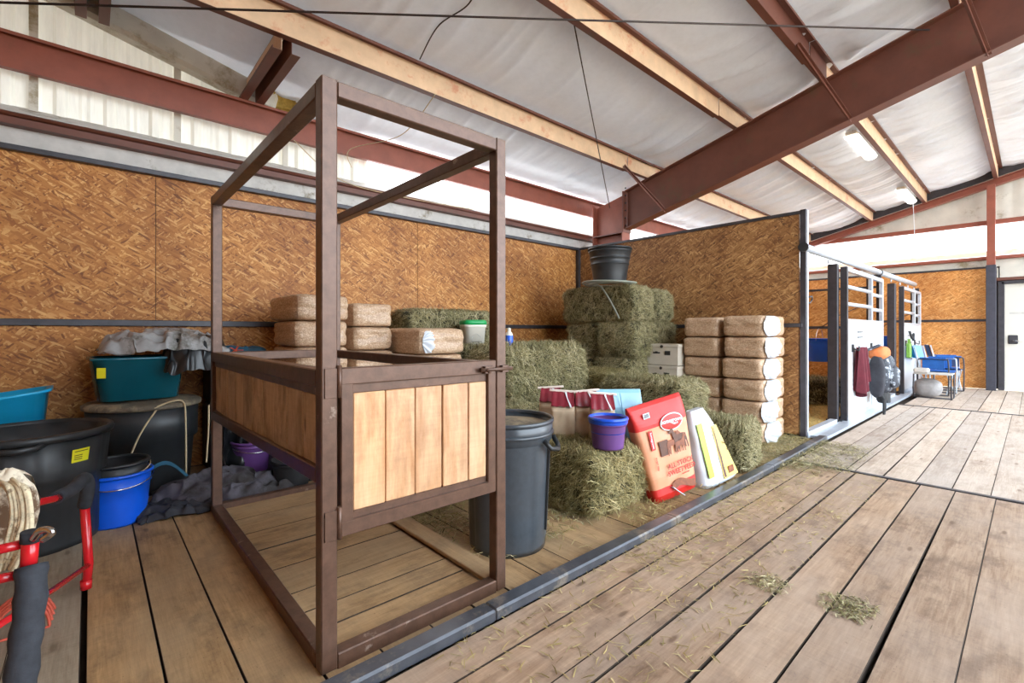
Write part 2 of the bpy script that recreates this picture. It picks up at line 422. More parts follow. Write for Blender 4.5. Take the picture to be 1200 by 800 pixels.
def thing(name, label, cat, loc=(0, 0, 0), rz=0.0, group=None, rot=None):
    o = bpy.data.objects.new(name, None); C.objects.link(o)
    o.location = loc; o.rotation_euler = rot if rot else (0, 0, rz)
    o.empty_display_size = 0.1
    o['label'] = label; o['category'] = cat
    if group: o['group'] = group
    return o
def tag(o, label, cat, group=None, kind=None):
    o['label'] = label; o['category'] = cat
    if group: o['group'] = group
    if kind: o['kind'] = kind
    return o
def struct(o):
    o['kind'] = 'structure'; return o
def dup(root, loc, rz=None, label=None, group=None, scale=None):
    r = root.copy(); C.objects.link(r); r.location = loc
    if rz is not None: r.rotation_euler = (0, 0, rz)
    if scale: r.scale = scale
    if label: r['label'] = label
    if group: r['group'] = group
    for ch in list(root.children):
        c_ = ch.copy(); C.objects.link(c_); c_.parent = r
        for g in ch.children:
            d = g.copy(); C.objects.link(d); d.parent = c_
    return r
def text(s, size, mat, parent, loc, rot=(R(90), 0, 0), name='lettering', align='CENTER', sx=1.0):
    cu = bpy.data.curves.new(name, 'FONT'); cu.body = s; cu.size = size; cu.align_x = align; cu.align_y = 'CENTER'
    cu.extrude = 0.0006; cu.offset = size * 0.012; cu.materials.append(mat); cu.resolution_u = 3
    o = bpy.data.objects.new(name, cu); C.objects.link(o); o.parent = parent; o.location = loc; o.rotation_euler = rot
    dg = bpy.context.evaluated_depsgraph_get()
    me = bpy.data.meshes.new_from_object(o.evaluated_get(dg)); me.name = name
    bpy.data.objects.remove(o)
    o = bpy.data.objects.new(name, me); C.objects.link(o); o.parent = parent; o.location = loc; o.rotation_euler = rot; o.scale = (sx, 1, 1)
    return o
def nz(x, y=0.0, z=0.0): return noise.noise(Vector((x, y, z)))

# ---------------------------------------------------------------- setting: ground, floor
WY = 4.80            # inner face of the left side wall
PX = 5.72            # first partition
EX = 13.3            # end wall
KY0, KY1 = 1.43, 1.51
g = MB(); g.box((5, 0, -0.35), (90, 90, 0.1)); struct(g.build('ground', M['ground']))
fl = MB(); fl.box((4.4, 0.2, -0.17), (17.9, 9.3, 0.24)); floor = struct(fl.build('floor', M['dirt']))
def plank(x0, x1, y0, y1, mat, along='x', dz=0.0, th=0.04, j=0.004, t0=0.0, t1=0.0):
    m = MB(); rr = lambda: random.uniform(-j, j)
    z1 = dz + random.uniform(-0.002, 0.002); z0 = z1 - th; b = 0.002
    if along == 'x': q = [(x0, y0 + rr() + t0), (x1, y0 + rr()), (x1, y1 + rr()), (x0, y1 + rr() - t1)]
    else: q = [(x0 + rr(), y0), (x1 + rr(), y0), (x1 + rr(), y1), (x0 + rr(), y1)]
    cx, cy = (x0 + x1) / 2, (y0 + y1) / 2
    top = [(x + (b if x < cx else -b), y + (b if y < cy else -b), z1) for x, y in q]
    mid = [(x, y, z1 - b) for x, y in q]; bot = [(x, y, z0) for x, y in q]
    f = [(0, 1, 2, 3)] + [(4 + i, 4 + (i + 1) % 4, (i + 1) % 4, i) for i in range(4)] + [(8 + i, 8 + (i + 1) % 4, 4 + (i + 1) % 4, 4 + i) for i in range(4)]
    m.add(top + mid + bot, f)
    for i_ in range(1, len(m.mi)): m.mi[i_] = 1  # sides and bevels coloured dark, so seam shade is painted in
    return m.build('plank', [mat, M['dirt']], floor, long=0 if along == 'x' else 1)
ya = [1.425, 1.27, 1.058, 0.967, 0.76, 0.567, 0.377, 0.171, -0.03, -0.235, -0.44, -0.64, -0.85, -1.06, -1.26, -1.47, -1.68, -1.9, -2.12, -2.34, -2.56]
wide = {6: 0.004, 4: 0.009, 5: 0.006, 9: 0.008, 12: 0.008}
for i in range(len(ya) - 1):
    gp = wide.get(i + 1, 0.004); gq = wide.get(i, 0.004)
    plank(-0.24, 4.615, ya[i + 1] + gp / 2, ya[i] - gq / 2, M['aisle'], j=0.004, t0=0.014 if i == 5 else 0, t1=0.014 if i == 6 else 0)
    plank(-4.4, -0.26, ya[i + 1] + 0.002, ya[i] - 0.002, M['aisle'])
yb = [1.425, 1.235, 1.05, 0.985, 0.80, 0.605, 0.40, 0.20, 0.0, -0.2, -0.4, -0.61, -0.82, -1.03, -1.24, -1.45, -1.66, -1.88, -2.1, -2.32, -2.54]
for i in range(len(yb) - 1):
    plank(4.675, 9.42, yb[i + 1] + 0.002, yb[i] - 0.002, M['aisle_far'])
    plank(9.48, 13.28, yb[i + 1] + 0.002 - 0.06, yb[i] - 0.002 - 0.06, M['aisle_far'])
xs = -2.9
FX0, FX1, FY0, FY1 = 0.57, 1.385, 1.58, 3.50
xl = [-2.86, -2.65, -2.44, -2.23, -2.03, -1.82, -1.62, -1.42, -1.22, -1.02, -0.82, -0.62, -0.42, -0.22, -0.02, 0.187, 0.38, 0.585, 0.78, 0.99, 1.19, 1.38, 1.585, 1.785]
while xl[-1] < 5.5: xl.append(xl[-1] + random.choice((0.19, 0.2, 0.205, 0.21)))
for i in range(len(xl) - 1):
    a, b = xl[i] + (0.008 if i in (14,) else 0.002), xl[i + 1] - (0.008 if i == 13 else 0.002)
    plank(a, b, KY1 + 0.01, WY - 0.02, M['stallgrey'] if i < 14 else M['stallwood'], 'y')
# raised boards inside the crate frame, running the other way
for (y0, y1) in ((1.64, 1.80), (1.81, 1.95), (1.96, 2.13), (2.14, 2.40), (2.41, 2.66), (2.67, 2.92), (2.93, 3.18), (3.19, 3.44)):
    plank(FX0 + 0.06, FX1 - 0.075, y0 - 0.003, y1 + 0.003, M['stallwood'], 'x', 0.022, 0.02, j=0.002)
def kerb_piece(name, a, b, w, h, z, label, cat, mat):
    m = MB(); m.bar(a, b, w, h, ch=0.006); o = m.build(name, mat); tag(o, label, cat); return o
k = MB()
pts = [(-3.0, 1.47), (0.3, 1.475), (1.2, 1.468), (2.6, 1.462), (4.2, 1.47), (5.80, 1.50)]
for (xa, ya_), (xb, yb_) in zip(pts[:-1], pts[1:]):
    k.bar((xa, ya_, 0.018), (xb + 0.003, yb_, 0.018), 0.078, 0.05, ch=0.008)
ks = MB(); ks.box((9.5, 1.545, 0.012), (7.4, 0.16, 0.03), ch=0.004); tag(ks.build('floor_sill', M['galv']), 'flat pale steel sill running along the foot of both stall doors', 'sill')
tag(k.build('floor_kerb', M['kerb']), 'long blue-grey steel kerb on floor between aisle and stalls', 'kerb')
for x, lab in ((4.645, 'dark steel strip across the aisle floor beside the open feed bay'), (9.45, 'dark steel strip across the aisle floor near the folding chairs')):
    m = MB(); m.box((x, -0.57, 0.0), (0.045, 3.96, 0.014), ch=0.003); m.box((x, -0.57, -0.025), (0.055, 3.96, 0.03))
    tag(m.build('floor_strip', M['dark_strip']), lab, 'floor strip')

# ---------------------------------------------------------------- setting: side wall
def osb_panels(parent, axis, pos, spans, rows, mat, th=0.012, face=-1):
    for a, b in spans:
        for z0, z1 in rows:
            m = MB(); e = random.uniform(-0.001, 0.001)
            if axis == 'x': m.box(((a + b) / 2, pos + e, (z0 + z1) / 2), (b - a - 0.004, th, z1 - z0 - 0.003))
            else: m.box((pos + e, (a + b) / 2, (z0 + z1) / 2), (th, b - a - 0.004, z1 - z0 - 0.003))
            m.build('panel', mat, parent, long=0 if axis == 'x' else 1)
w = MB(); w.box((5.2, WY + 0.05, 1.13), (16.4, 0.05, 2.60))
wall = struct(w.build('wall_left', M['dark_strip']))
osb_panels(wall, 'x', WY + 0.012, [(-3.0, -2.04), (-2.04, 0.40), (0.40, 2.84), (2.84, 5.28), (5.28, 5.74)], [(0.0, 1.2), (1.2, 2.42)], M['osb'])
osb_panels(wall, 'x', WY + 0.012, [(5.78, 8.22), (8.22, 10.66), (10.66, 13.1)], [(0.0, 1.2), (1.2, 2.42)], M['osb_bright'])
def trim(i, mb, mat): return struct(mb.build('trim_%d' % i, mat))
m = MB(); m.box((5.15, WY - 0.01, 1.215), (16.3, 0.03, 0.05), ch=0.004); trim(1, m, M['dark_strip'])
m = MB(); m.box((5.15, WY - 0.015, 2.435), (16.3, 0.06, 0.04), ch=0.004); trim(2, m, M['dark_strip'])
m = MB(); m.box((5.15, WY + 0.06, 2.52), (16.3, 0.02, 0.17)); trim(3, m, M['grey_strip'])
# lower girt: red channel with a dusty sloping sill above
m = MB(); m.box((5.15, WY + 0.03, 2.68), (16.3, 0.12, 0.006)); m.box((5.15, WY + 0.03, 2.60), (16.3, 0.12, 0.006)); m.box((5.15, WY - 0.03, 2.64), (16.3, 0.006, 0.08))
m.tube([(-3, WY - 0.035, 2.665), (13.2, WY - 0.035, 2.665)], 0.018, 8)
tag(m.build('wall_girt', M['red_dark']), 'long rusty red girt lying along top of the left wall boards', 'beam')
m = MB(); m.add([(-3, WY - 0.03, 2.69), (13.2, WY - 0.03, 2.69), (13.2, WY + 0.16, 2.79), (-3, WY + 0.16, 2.79), (-3, WY - 0.03, 2.68), (13.2, WY - 0.03, 2.68)], [(0, 1, 2, 3), (0, 4, 5, 1)])
trim(4, m, M['grey_strip'])
# ribbed sheets between girt and eave, and up to the cross gable
def ribbed(x0, x1, z0, z1a, z1b, mat, y=WY + 0.17, d=0.03):
    m = MB(); prof = []
    x = x0; ribs = []
    W = x1 - x0; n = 3
    for i in range(n):
        c_ = x0 + W * (i + 0.5) / n
        prof += [(c_ - 0.045, 0), (c_ - 0.022, -d), (c_ + 0.022, -d), (c_ + 0.045, 0)]
        for k in (-0.12, 0.12):
            prof += [(c_ + k - 0.02, 0), (c_ + k, -0.006), (c_ + k + 0.02, 0)]
    prof = sorted(prof); prof = [(x0, 0)] + prof + [(x1, 0)]
    def zt(x): return z1a + (z1b - z1a) * (x - x0) / (x1 - x0)
    v, f = [], []
    for x, dy in prof: v += [(x, y + dy, z0), (x, y + dy, zt(x))]
    for i in range(len(prof) - 1): f.append((2 * i, 2 * i + 2, 2 * i + 3, 2 * i + 1))
    m.add(v, f)
    return m.build('wall_sheet', mat, wall)
sheets = [-2.93, -2.03, -1.13, -0.31, 0.56, 1.43, 2.30]
def gz(x): return max(3.25, 3.33 + 0.25 * (1.5 - x))
for a, b in zip(sheets[:-1], sheets[1:]):
    ribbed(a, b - 0.006, 2.70, gz(a) + 0.1, gz(b) + 0.1, M['wall_sheet'])
    m = MB(); m.box((a, WY + 0.135, (2.72 + gz(a)) / 2), (0.05, 0.012, gz(a) - 2.72)); m.build('joint_strip', M['insul'], wall)
x = 2.30
while x < 13.2:
    ribbed(x, x + 0.905, 2.70, 3.26, 3.26, M['sky_sheet'])
    if x > 2.4:
        m = MB(); m.box((x, WY + 0.13, 2.99), (0.012, 0.01, 0.5)); m.build('joint_strip', M['white_film'], wall)
    x += 0.91
# eave strut
def zee(mb, x0, x1, y, zt, h=0.2, fl_=0.065, rev=False, t_=0.004, mats=(0, 1)):
    s_ = -1 if rev else 1
    mb.box(((x0 + x1) / 2, y, zt - h / 2), (x1 - x0, t_, h), mi=mats[0])
    mb.box(((x0 + x1) / 2, y + s_ * fl_ / 2, zt - h), (x1 - x0, fl_, t_), mi=mats[1])
    mb.box(((x0 + x1) / 2, y - s_ * fl_ / 2, zt), (x1 - x0, fl_, t_), mi=mats[1])
    mb.box(((x0 + x1) / 2, y + s_ * fl_, zt - h + 0.01), (x1 - x0, t_, 0.024), mi=mats[1])
    mb.box(((x0 + x1) / 2, y - s_ * fl_, zt - 0.01), (x1 - x0, t_, 0.024), mi=mats[1])
m = MB(); zee(m, -3, 5.955, WY, 3.235, 0.235, 0.05, mats=(0, 0)); zee(m, 5.955, 13.2, WY, 3.235, 0.235, 0.05, mats=(0, 0))
tag(m.build('eave_beam', M['red_steel']), 'deep red steel eave beam above white ribbed wall sheets', 'beam')

# ---------------------------------------------------------------- setting: roof lining (white insulation sagging between purlins)
SL = 0.25
def roof_z(x, y):
    zm = 3.26 + SL * (WY - y)
    return zm
def cross_z(x): return 3.36 + SL * (1.49 - x)
PURL = [3.68, 2.44, 1.52, 0.47, -0.62, -1.75]
def sag(y):
    ys = [WY] + PURL + [-2.9]
    for a, b in zip(ys[:-1], ys[1:]):
        if b <= y <= a:
            u = (a - y) / (a - b); return -0.05 * math.sin(math.pi * u)
    return 0
def crease(x, y):
    k = 3.4 if x > 5.0 else 1.3
    warp = 0.25 * nz(x * 0.35, y * 0.9) + 0.12 * (y % 1.2)
    a = nz((x + warp) * 2.2, y * 0.18, 3.1); b = nz((x + warp) * 5.0, y * 0.3, 9.0)
    ridge = (1 - abs(a) * 2.2)
    return k * (0.016 * max(0, ridge) ** 3 + 0.010 * b + 0.012 * max(0, 1 - abs(nz((x + warp) * 3.6, y * 0.25, 21.0)) * 5) )
NX, NY = 900, 60
X0, X1, Y0, Y1 = -3.0, EX + 0.05, -2.9, WY + 0.2
def rf(u, v):
    x = X0 + (X1 - X0) * u; y = Y0 + (Y1 - Y0) * v
    z = roof_z(x, y) + sag(y) - crease(x, y) * min(1.0, -sag(y) * 28) + 0.012
    if y > PURL[0] - 1.5 and x < 1.6:
        z = max(z, cross_z(x) - 0.01 + 0.3 * crease(x, y))
    return (x, y, z)
m = MB(); m.surf(rf, NX, NY)
struct(m.build('ceiling', M['lining'], uv=False))
m = MB(); m.add([(X0 - 1, Y0 - 0.6, roof_z(0, Y0 - 0.6) + 0.75), (X1 + .6, Y0 - 0.6, roof_z(0, Y0 - 0.6) + 0.75), (X1 + .6, WY + .5, 4.05), (X0 - 1, WY + .5, 4.05)], [(0, 1, 2, 3)])
struct(m.build('roof', M['grey_strip']))

# purlins
names = ['first tan roof purlin up from the left wall, over the crate', 'second roof purlin from the left wall, tan web and red flange', 'third roof purlin from the left wall, dark stained', 'fourth roof purlin from the left wall, nearly overhead', 'fifth roof purlin, right of the nearly overhead one', 'sixth roof purlin, farthest toward the open side']
for i, y in enumerate(PURL):
    zt = roof_z(0, y) - 0.012
    for bay, (a, b) in enumerate(((-3.0, 6.5), (5.955, 13.25))):
        m = MB()
        if bay == 0: zee(m, a, 5.4, y, zt, 0.2, 0.06); zee(m, 5.4, 5.955, y - 0.01, zt - 0.008, 0.188, 0.055)
        else: zee(m, a, b, y, zt, 0.2, 0.06)
        mats = [M['tan_steel'], M['red_dark']] if (i < 2 or bay == 1 and i < 4) else [M['red_dark'], M['red_dark']]
        o = m.build('roof_purlin', mats)
        tag(o, names[i] + (', near bay' if bay == 0 else ', far bay'), 'purlin')

# main rafter (I section), column and gable frame
def isec(mb, pts, half, t_=0.01, fw=0.16, x=5.96):
    """pts: list of (y, z_bottom, z_top)"""
    for (ya_, ba, ta), (yb_, bb, tb) in zip(pts[:-1], pts[1:]):
        v = [(x - t_ / 2, ya_, ba), (x - t_ / 2, yb_, bb), (x - t_ / 2, yb_, tb), (x - t_ / 2, ya_, ta),
             (x + t_ / 2, ya_, ba), (x + t_ / 2, yb_, bb), (x + t_ / 2, yb_, tb), (x + t_ / 2, ya_, ta)]
        mb.add(v, [(0, 1, 2, 3), (7, 6, 5, 4)])
        for za, zb in ((ba, bb), (ta, tb)):
            mb.bar((x, ya_, za), (x, yb_, zb), fw, 0.014)
m = MB()
rz_ = lambda y: roof_z(0, y) - 0.225
isec(m, [(4.05, 2.67, rz_(4.05)), (-3.0, 2.67 + 0.25 * 7.05, rz_(-3.0))], 0)
raf = thing('main_rafter', 'large dark red tapered rafter crossing the ceiling above the partition', 'rafter')
o = m.build('web_and_flanges', M['red_dark'], raf)
m = MB(); m.box((5.96, 4.07, (2.62 + rz_(4.05)) / 2), (0.2, 0.02, rz_(4.05) - 2.62), ch=0.002); m.build('end_plate', M['red_dark'], raf)
for i in range(6):
    for sx in (-0.06, 0.06):
        b = MB(); b.tube([(5.96 + sx, 4.055, 2.72 + i * 0.11), (5.96 + sx, 4.04, 2.72 + i * 0.11)], 0.012, 6); b.build('bolt', M['dark_strip'], raf)
colm = thing('steel_column', 'pinkish red tapered steel column behind the top of the partition corner', 'column', (5.96, 4.3, 0))
m = MB()
for (ya_, z0, yb_, z1) in ((4.62, 0, 4.62, 3.12), (4.20, 0, 4.08, 2.62)):
    m.bar((0, ya_ - 4.3, z0), (0, yb_ - 4.3, z1), 0.2, 0.014, up=(0, 1, 0))
m.add([(-.005, .32, 0), (-.005, -.1, 0), (-.005, -.22, 2.62), (-.005, -.22, 3.2), (-.005, .32, 3.08), (.005, .32, 0), (.005, -.1, 0), (.005, -.22, 2.62), (.005, -.22, 3.2), (.005, .32, 3.08)], [(0, 1, 2, 3, 4), (9, 8, 7, 6, 5)])
m.build('column_body', M['red_steel'], colm)
m = MB(); m.box((0, 0.05, 2.62), (0.19, 0.54, 0.016)); m.build('stiffener', M['red_dark'], colm)
# flange braces of the main rafter
for (a, b, lab) in (((5.3, 3.66, 3.36), (5.93, 3.42, 2.82), 'thin dark angle brace from first purlin down to the rafter'),
                    ((5.0, 1.50, 3.88), (5.93, 1.28, 3.36), 'brown angle brace from third purlin to the rafter near the fluorescent lights'),
                    ((5.1, 0.45, 4.13), (5.93, 0.27, 3.60), 'brown angle brace from fourth purlin to rafter at top right')):
    m = MB(); m.bar(a, b, 0.05, 0.005); m.bar(a, b, 0.005, 0.05)
    tag(m.build('flange_brace', M['red_dark']), lab, 'brace', 'flange braces of the rafter')
gr = MB()
gx = EX - 0.12
isec(gr, [(4.7, 2.95, rz_(4.7) + 0.01), (-3.0, 2.95 + 0.25 * 7.7, rz_(-3.0) + 0.01)], 0, x=gx, fw=0.14)
tag(gr.build('gable_rafter', M['red_steel']), 'sloping red steel rafter along the top of the far end wall', 'rafter')
m = MB(); m.bar((gx + 0.03, 4.7, 3.2), (gx + 0.03, -3, 3.2 + 7.7 * .25), 0.02, 0.16); struct(m.build('trim_5', M['dark_strip']))

# cross-gable: dirty wrapped rake beam, two short purlins, insulation tuft
m = MB(); m.bar((-2.9, WY + 0.06, cross_z(-2.9) - 0.09), (1.32, WY + 0.06, cross_z(1.32) - 0.09), 0.16, 0.20, ch=0.03)
tag(m.build('rake_beam', M['insul']), 'sloping rake beam wrapped in dirty grey insulation, above left ribbed wall', 'beam')
for x0, lab in ((1.06, 'short dark red purlin beneath the grey roof beside the crate top corner'), (-0.02, 'short dark red purlin at the top left edge of the picture')):
    m = MB(); zt = cross_z(x0) - 0.03
    m.box((x0, 4.26, zt - 0.1), (0.004, 1.04, 0.2), mi=0)
    m.box((x0 - 0.03, 4.26, zt - 0.2), (0.065, 1.04, 0.004), mi=1); m.box((x0 + 0.03, 4.26, zt), (0.065, 1.04, 0.004), mi=1)
    m.box((x0 - 0.062, 4.26, zt - 0.19), (0.004, 1.04, 0.022), mi=1)
    m.box((x0 + 0.07, 4.26, zt - 0.1), (0.004, 1.04, 0.2), mi=1); m.box((x0 + 0.1, 4.26, zt - 0.2), (0.065, 1.04, 0.004), mi=1)
    tag(m.build('short_purlin', [M['tan_steel'], M['red_dark']]), lab, 'purlin')
m = MB()
m.surf(lambda u, v: (1.28 + 0.4 * u, WY + 0.04 + 0.05 * math.sin(9 * u) * v - 0.1 * v, 3.3 + 0.12 * v * (1 - 0.6 * u) + 0.02 * nz(u * 9, v * 5)), 14, 5)
m.surf(lambda u, v: (1.28 + 0.4 * u, WY + 0.10, 3.3 + 0.12 * v * (1 - 0.6 * u)), 14, 5)
tag(m.build('insulation_tuft', M['wool']), 'torn tuft of yellow insulation wool above red eave beam near crate', 'insulation')

# ---------------------------------------------------------------- setting: end wall
e = MB(); e.box((EX + 0.06, 1.0, 1.22), (0.05, 8.0, 2.42)); ew = struct(e.build('wall_end', M['dark_strip']))
osb_panels(ew, 'y', EX + 0.01, [(0.60, 1.76), (1.76, 4.2), (4.2, 4.78)], [(0.0, 1.36), (1.36, 2.41)], M['osb_bright'])
m = MB(); m.box((EX - 0.005, 2.7, 1.37), (0.02, 4.2, 0.05)); trim(6, m, M['dark_strip'])
m = MB(); m.box((EX - 0.005, 2.7, 2.42), (0.03, 4.2, 0.035)); trim(7, m, M['dark_strip'])
m = MB(); m.box((EX + 0.03, 1.0, 2.53), (0.03, 8, 0.21)); trim(8, m, M['insul'])
m = MB(); m.box((EX - 0.03, 1.0, 2.60), (0.1, 8, 0.07), ch=0.01)
tag(m.build('wall_girt', M['red_steel']), 'lower red girt across far end wall above the particle boards', 'beam')
m = MB(); m.add([(EX - .06, -3, 2.64), (EX - .06, 4.75, 2.64), (EX + .12, 4.75, 2.76), (EX + .12, -3, 2.76)], [(0, 3, 2, 1)]); trim(9, m, M['tan_steel'])
m = MB(); m.box((EX - 0.03, 1.0, 3.30), (0.1, 8, 0.09), ch=0.01)
tag(m.build('wall_girt', M['red_steel']), 'upper red girt on far end wall above the bright translucent band', 'beam')
y = 4.75
while y > -3:
    m = MB(); v, f = [], []
    pr = []
    for i in range(3):
        c_ = y - 0.9 * (i + 0.5) / 3; pr += [(c_ + 0.045, 0), (c_ + 0.02, -0.03), (c_ - 0.02, -0.03), (c_ - 0.045, 0)]
    pr = [(y, 0)] + pr + [(y - 0.9, 0)]
    for yy, dx in pr: v += [(EX + 0.14 + dx, yy, 2.64), (EX + 0.14 + dx, yy, 3.32)]
    for i in range(len(pr) - 1): f.append((2 * i, 2 * i + 1, 2 * i + 3, 2 * i + 2))
    m.add(v, f); m.build('wall_sheet', M['sky_sheet'], ew)
    y -= 0.905
def ins(u, v):
    yy = 4.75 - 7.7 * u; z0 = 3.33; z1 = 3.0 + 0.25 * (4.75 - yy) + 0.2
    z = z0 + (max(z1, z0 + 0.01) - z0) * v
    return (EX + 0.08 + 0.02 * nz(yy * 3, z) + 0.015 * nz(yy * 9, z * 0.5, 5), yy, z)
m = MB(); m.surf(ins, 120, 10); struct(m.build('wall_gable', M['insul']))
# side wall bit right of the end wall post, with the door
m = MB(); m.box((EX + 0.02, 0.48, 2.3), (0.03, 0.02, 0.2)); m.box((EX + 0.02, -1.2, 2.30), (0.03, 3.3, 0.28)); m.box((EX + 0.02, -1.9, 1.1), (0.03, 1.9, 2.2)); struct(m.build('wall_right', M['insul']))
m = MB(); m.box((EX - 0.02, -0.9, 2.17), (0.09, 3.0, 0.06), ch=.006); trim(10, m, M['red_dark'])
dr = MB(); dr.box((EX - 0.01, -0.08, 1.04), (0.045, 0.93, 2.06), ch=0.004)
door = struct(dr.build('door_1', M['door']))
m = MB(); m.box((EX - 0.03, 0.43, 1.06), (0.12, 0.09, 2.12), ch=.005); m.box((EX - 0.03, -0.6, 1.06), (0.12, 0.09, 2.12)); m.box((EX - 0.03, -0.08, 2.10), (0.12, 1.0, 0.06)); m.build('door_frame', M['dark_strip'], door)
m = MB(); m.box((EX - 0.045, 0.27, 0.99), (0.03, 0.13, 0.17), ch=.01); m.build('lock_plate', M['dark_strip'], door)
m = MB(); m.tube([(EX - 0.06, 0.27, 0.97), (EX - 0.11, 0.27, 0.97), (EX - 0.11, 0.12, 0.96)], 0.012, 8); m.build('door_handle', M['chrome'], door)
m = MB(); m.box((EX - 0.036, 0.22, 1.50), (0.004, 0.2, 0.035)); m.build('small_plate', M['grey_strip'], door)
# end wall post
pst = thing('end_wall_post', 'tall square post beside the white door, red above and dark below', 'post', (EX - 0.22, 0.56, 0))
m = MB(); m.box((0, 0, 1.22), (0.15, 0.14, 2.44), ch=.006); m.build('lower_post', plain('purple_black_paint', col(60, 60, 70), 0.45), pst)
m = MB(); m.box((0, 0, 3.22), (0.13, 0.12, 1.56), ch=.004); m.build('upper_post', M['red_steel'], pst)
# unseen walls added to block light behind and beside the camera, darkening the left
m = MB(); m.box((-3.05, 1.0, 2.2), (0.05, 7.9, 5.0)); struct(m.build('light_block_rear', M['osb']))
m = MB(); m.box((-1.3, -2.95, 2.6), (3.6, 0.05, 5.2)); struct(m.build('light_block_front', M['osb']))

# ---------------------------------------------------------------- first partition (OSB between feed bay and stall)
pt = thing('stall_partition', 'tall particle board partition with dark rail, behind stacked shavings bales', 'partition', (PX, 0, 0))
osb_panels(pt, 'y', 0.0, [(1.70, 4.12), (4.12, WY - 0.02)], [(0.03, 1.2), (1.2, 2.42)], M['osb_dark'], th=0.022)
m = MB(); m.box((0, (1.65 + WY) / 2, 1.215), (0.06, WY - 1.68, 0.045), ch=.004); m.build('rail', M['dark_strip'], pt)
m = MB(); m.box((0, (1.65 + WY) / 2, 2.435), (0.05, WY - 1.68, 0.035), ch=.004); m.build('top_rail', M['dark_strip'], pt)
m = MB(); m.box((-0.03, WY - 0.03, 1.22), (0.06, 0.05, 2.4)); m.build('corner_post', M['dark_strip'], pt)
m = MB(); m.box((0, 1.66, 1.235), (0.05, 0.06, 2.45), ch=.004); m.build('end_post', M['dark_strip'], pt)
m = MB(); m.box((0.045, 1.655, 1.235), (0.035, 0.05, 2.45), ch=.004); m.build('galvanized_edge', M['galv'], pt)
m = MB(); m.tube([(0.06, 1.63, 1.52), (0.14, 1.62, 1.53), (0.19, 1.63, 1.50), (0.14, 1.64, 1.46), (0.06, 1.64, 1.46)], 0.008, 6); m.build('hook', M['dark_strip'], pt)
# second partition
p2 = thing('stall_partition', 'far particle board partition between the two stalls seen through grille', 'partition', (9.40, 0, 0))
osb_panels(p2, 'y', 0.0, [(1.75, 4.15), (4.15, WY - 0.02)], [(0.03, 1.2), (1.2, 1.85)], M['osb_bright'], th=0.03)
m = MB(); m.box((0, 3.2, 1.215), (0.06, 3.1, 0.045)); m.build('rail', M['dark_strip'], p2)
m = MB(); m.box((0, 3.2, 1.86), (0.05, 3.1, 0.035)); m.build('top_rail', M['dark_strip'], p2)

# stall fronts: overhead tube rails, posts, doors with grille
for a, b, lab in (((5.66, 1.64, 2.045), (9.28, 1.64, 2.08), 'nearer galvanized round track tube above first stall door'),
                  ((9.32, 1.64, 2.08), (12.6, 1.64, 2.11), 'farther galvanized round track tube above second stall door')):
    m = MB(); t_ = thing('door_track', lab, 'track', (a[0], a[1], a[2]))
    m.tube([(0, 0, 0), (b[0] - a[0], 0, b[2] - a[2])], 0.042, 14); m.build('tube', M['galv'], t_)
    m = MB(); m.tube([(-0.004, 0, 0), (-0.03, 0, 0)], 0.05, 14); m.build('end_cap', M['black'], t_)
    for q in (0.9, 1.7, 2.5, 3.2):
        m = MB(); m.tube([(q, 0, -0.04), (q, 0, -0.09)], 0.012, 6); m.build('hanger', M['galv'], t_)
def stall_front(x0, lab, lab2, xd0, xd1, xe, pw):
    # steel post at the door side
    s_ = thing('stall_post', 'dark square steel post ' + lab2, 'post', (x0 + 0.10, 1.70, 0))
    m = MB(); m.box((0, 0, 1.0), (pw, 0.11, 2.0), ch=.006); m.build('post', M['dark_strip'], s_)
    m = MB(); m.box((0, -.02, 0.02), (pw + 0.05, 0.17, 0.04)); m.build('foot_plate', M['black'], s_)
    d = thing('stall_door', lab, 'stall door', ((xd0), 1.60, 0))
    L = xe - xd0; Ld = xd1 - xd0
    m = MB(); m.box((L / 2, 0, 0.66), (L - 0.06, 0.03, 1.24), ch=.004); m.build('lower_panel', M['door_panel'], d)
    m = MB()
    for q in (0.03, Ld, L - 0.03): m.box((q, 0, 0.98), (0.05, 0.05, 1.95), ch=.004)
    for z in (0.05, 1.28, 1.94): m.box((L / 2, 0, z), (L, 0.048, 0.055), ch=.004)
    m.build('door_frame', M['galv'], d)
    m = MB(); m.box((0.0, 0.0, 0.98), (0.06, 0.07, 1.96)); m.box((Ld + 0.05, 0.03, 1.6), (0.06, 0.05, 0.66)); m.box((L + 0.03, 0.04, 1.6), (0.06, 0.06, 0.9)); m.build('dark_stile', M['dark_strip'], d)
    for z in (1.50, 1.72):
        m = MB(); m.tube([(0.03, 0, z), (Ld, 0, z)], 0.026, 10); m.build('bar', M['galv'], d)
        m = MB(); m.tube([(Ld + .02, 0, z - 0.03), (L, 0, z - 0.03)], 0.026, 10); m.build('bar', M['galv'], d)
    for q in (1.12, 1.05):
        m = MB(); m.box((Ld * 0.5, -0.022, q + 0.02), (0.26, 0.012, 0.014), ch=.002); m.build('slot', M['black'], d)
    for q in (Ld * 0.22, Ld * 0.95):
        m = MB(); m.box((q, -0.022, 0.93), (0.07, 0.02, 0.1)); m.tube([(q, -0.03, 0.92), (q, -0.09, 0.90), (q, -0.09, 0.96)], 0.01, 6); m.build('hook', M['black'], d)
    return d
stall_front(6.90, 'nearer stall door, pale steel with barred top and hanging backpack', 'beside the nearer stall door and blue bucket', 7.08, 8.50, 9.25, 0.07)
stall_front(10.55, 'farther stall door, pale steel with barred top, beside blue folding chairs', 'beside the farther stall door near the folding chairs', 10.90, 12.2, 12.9, 0.14)
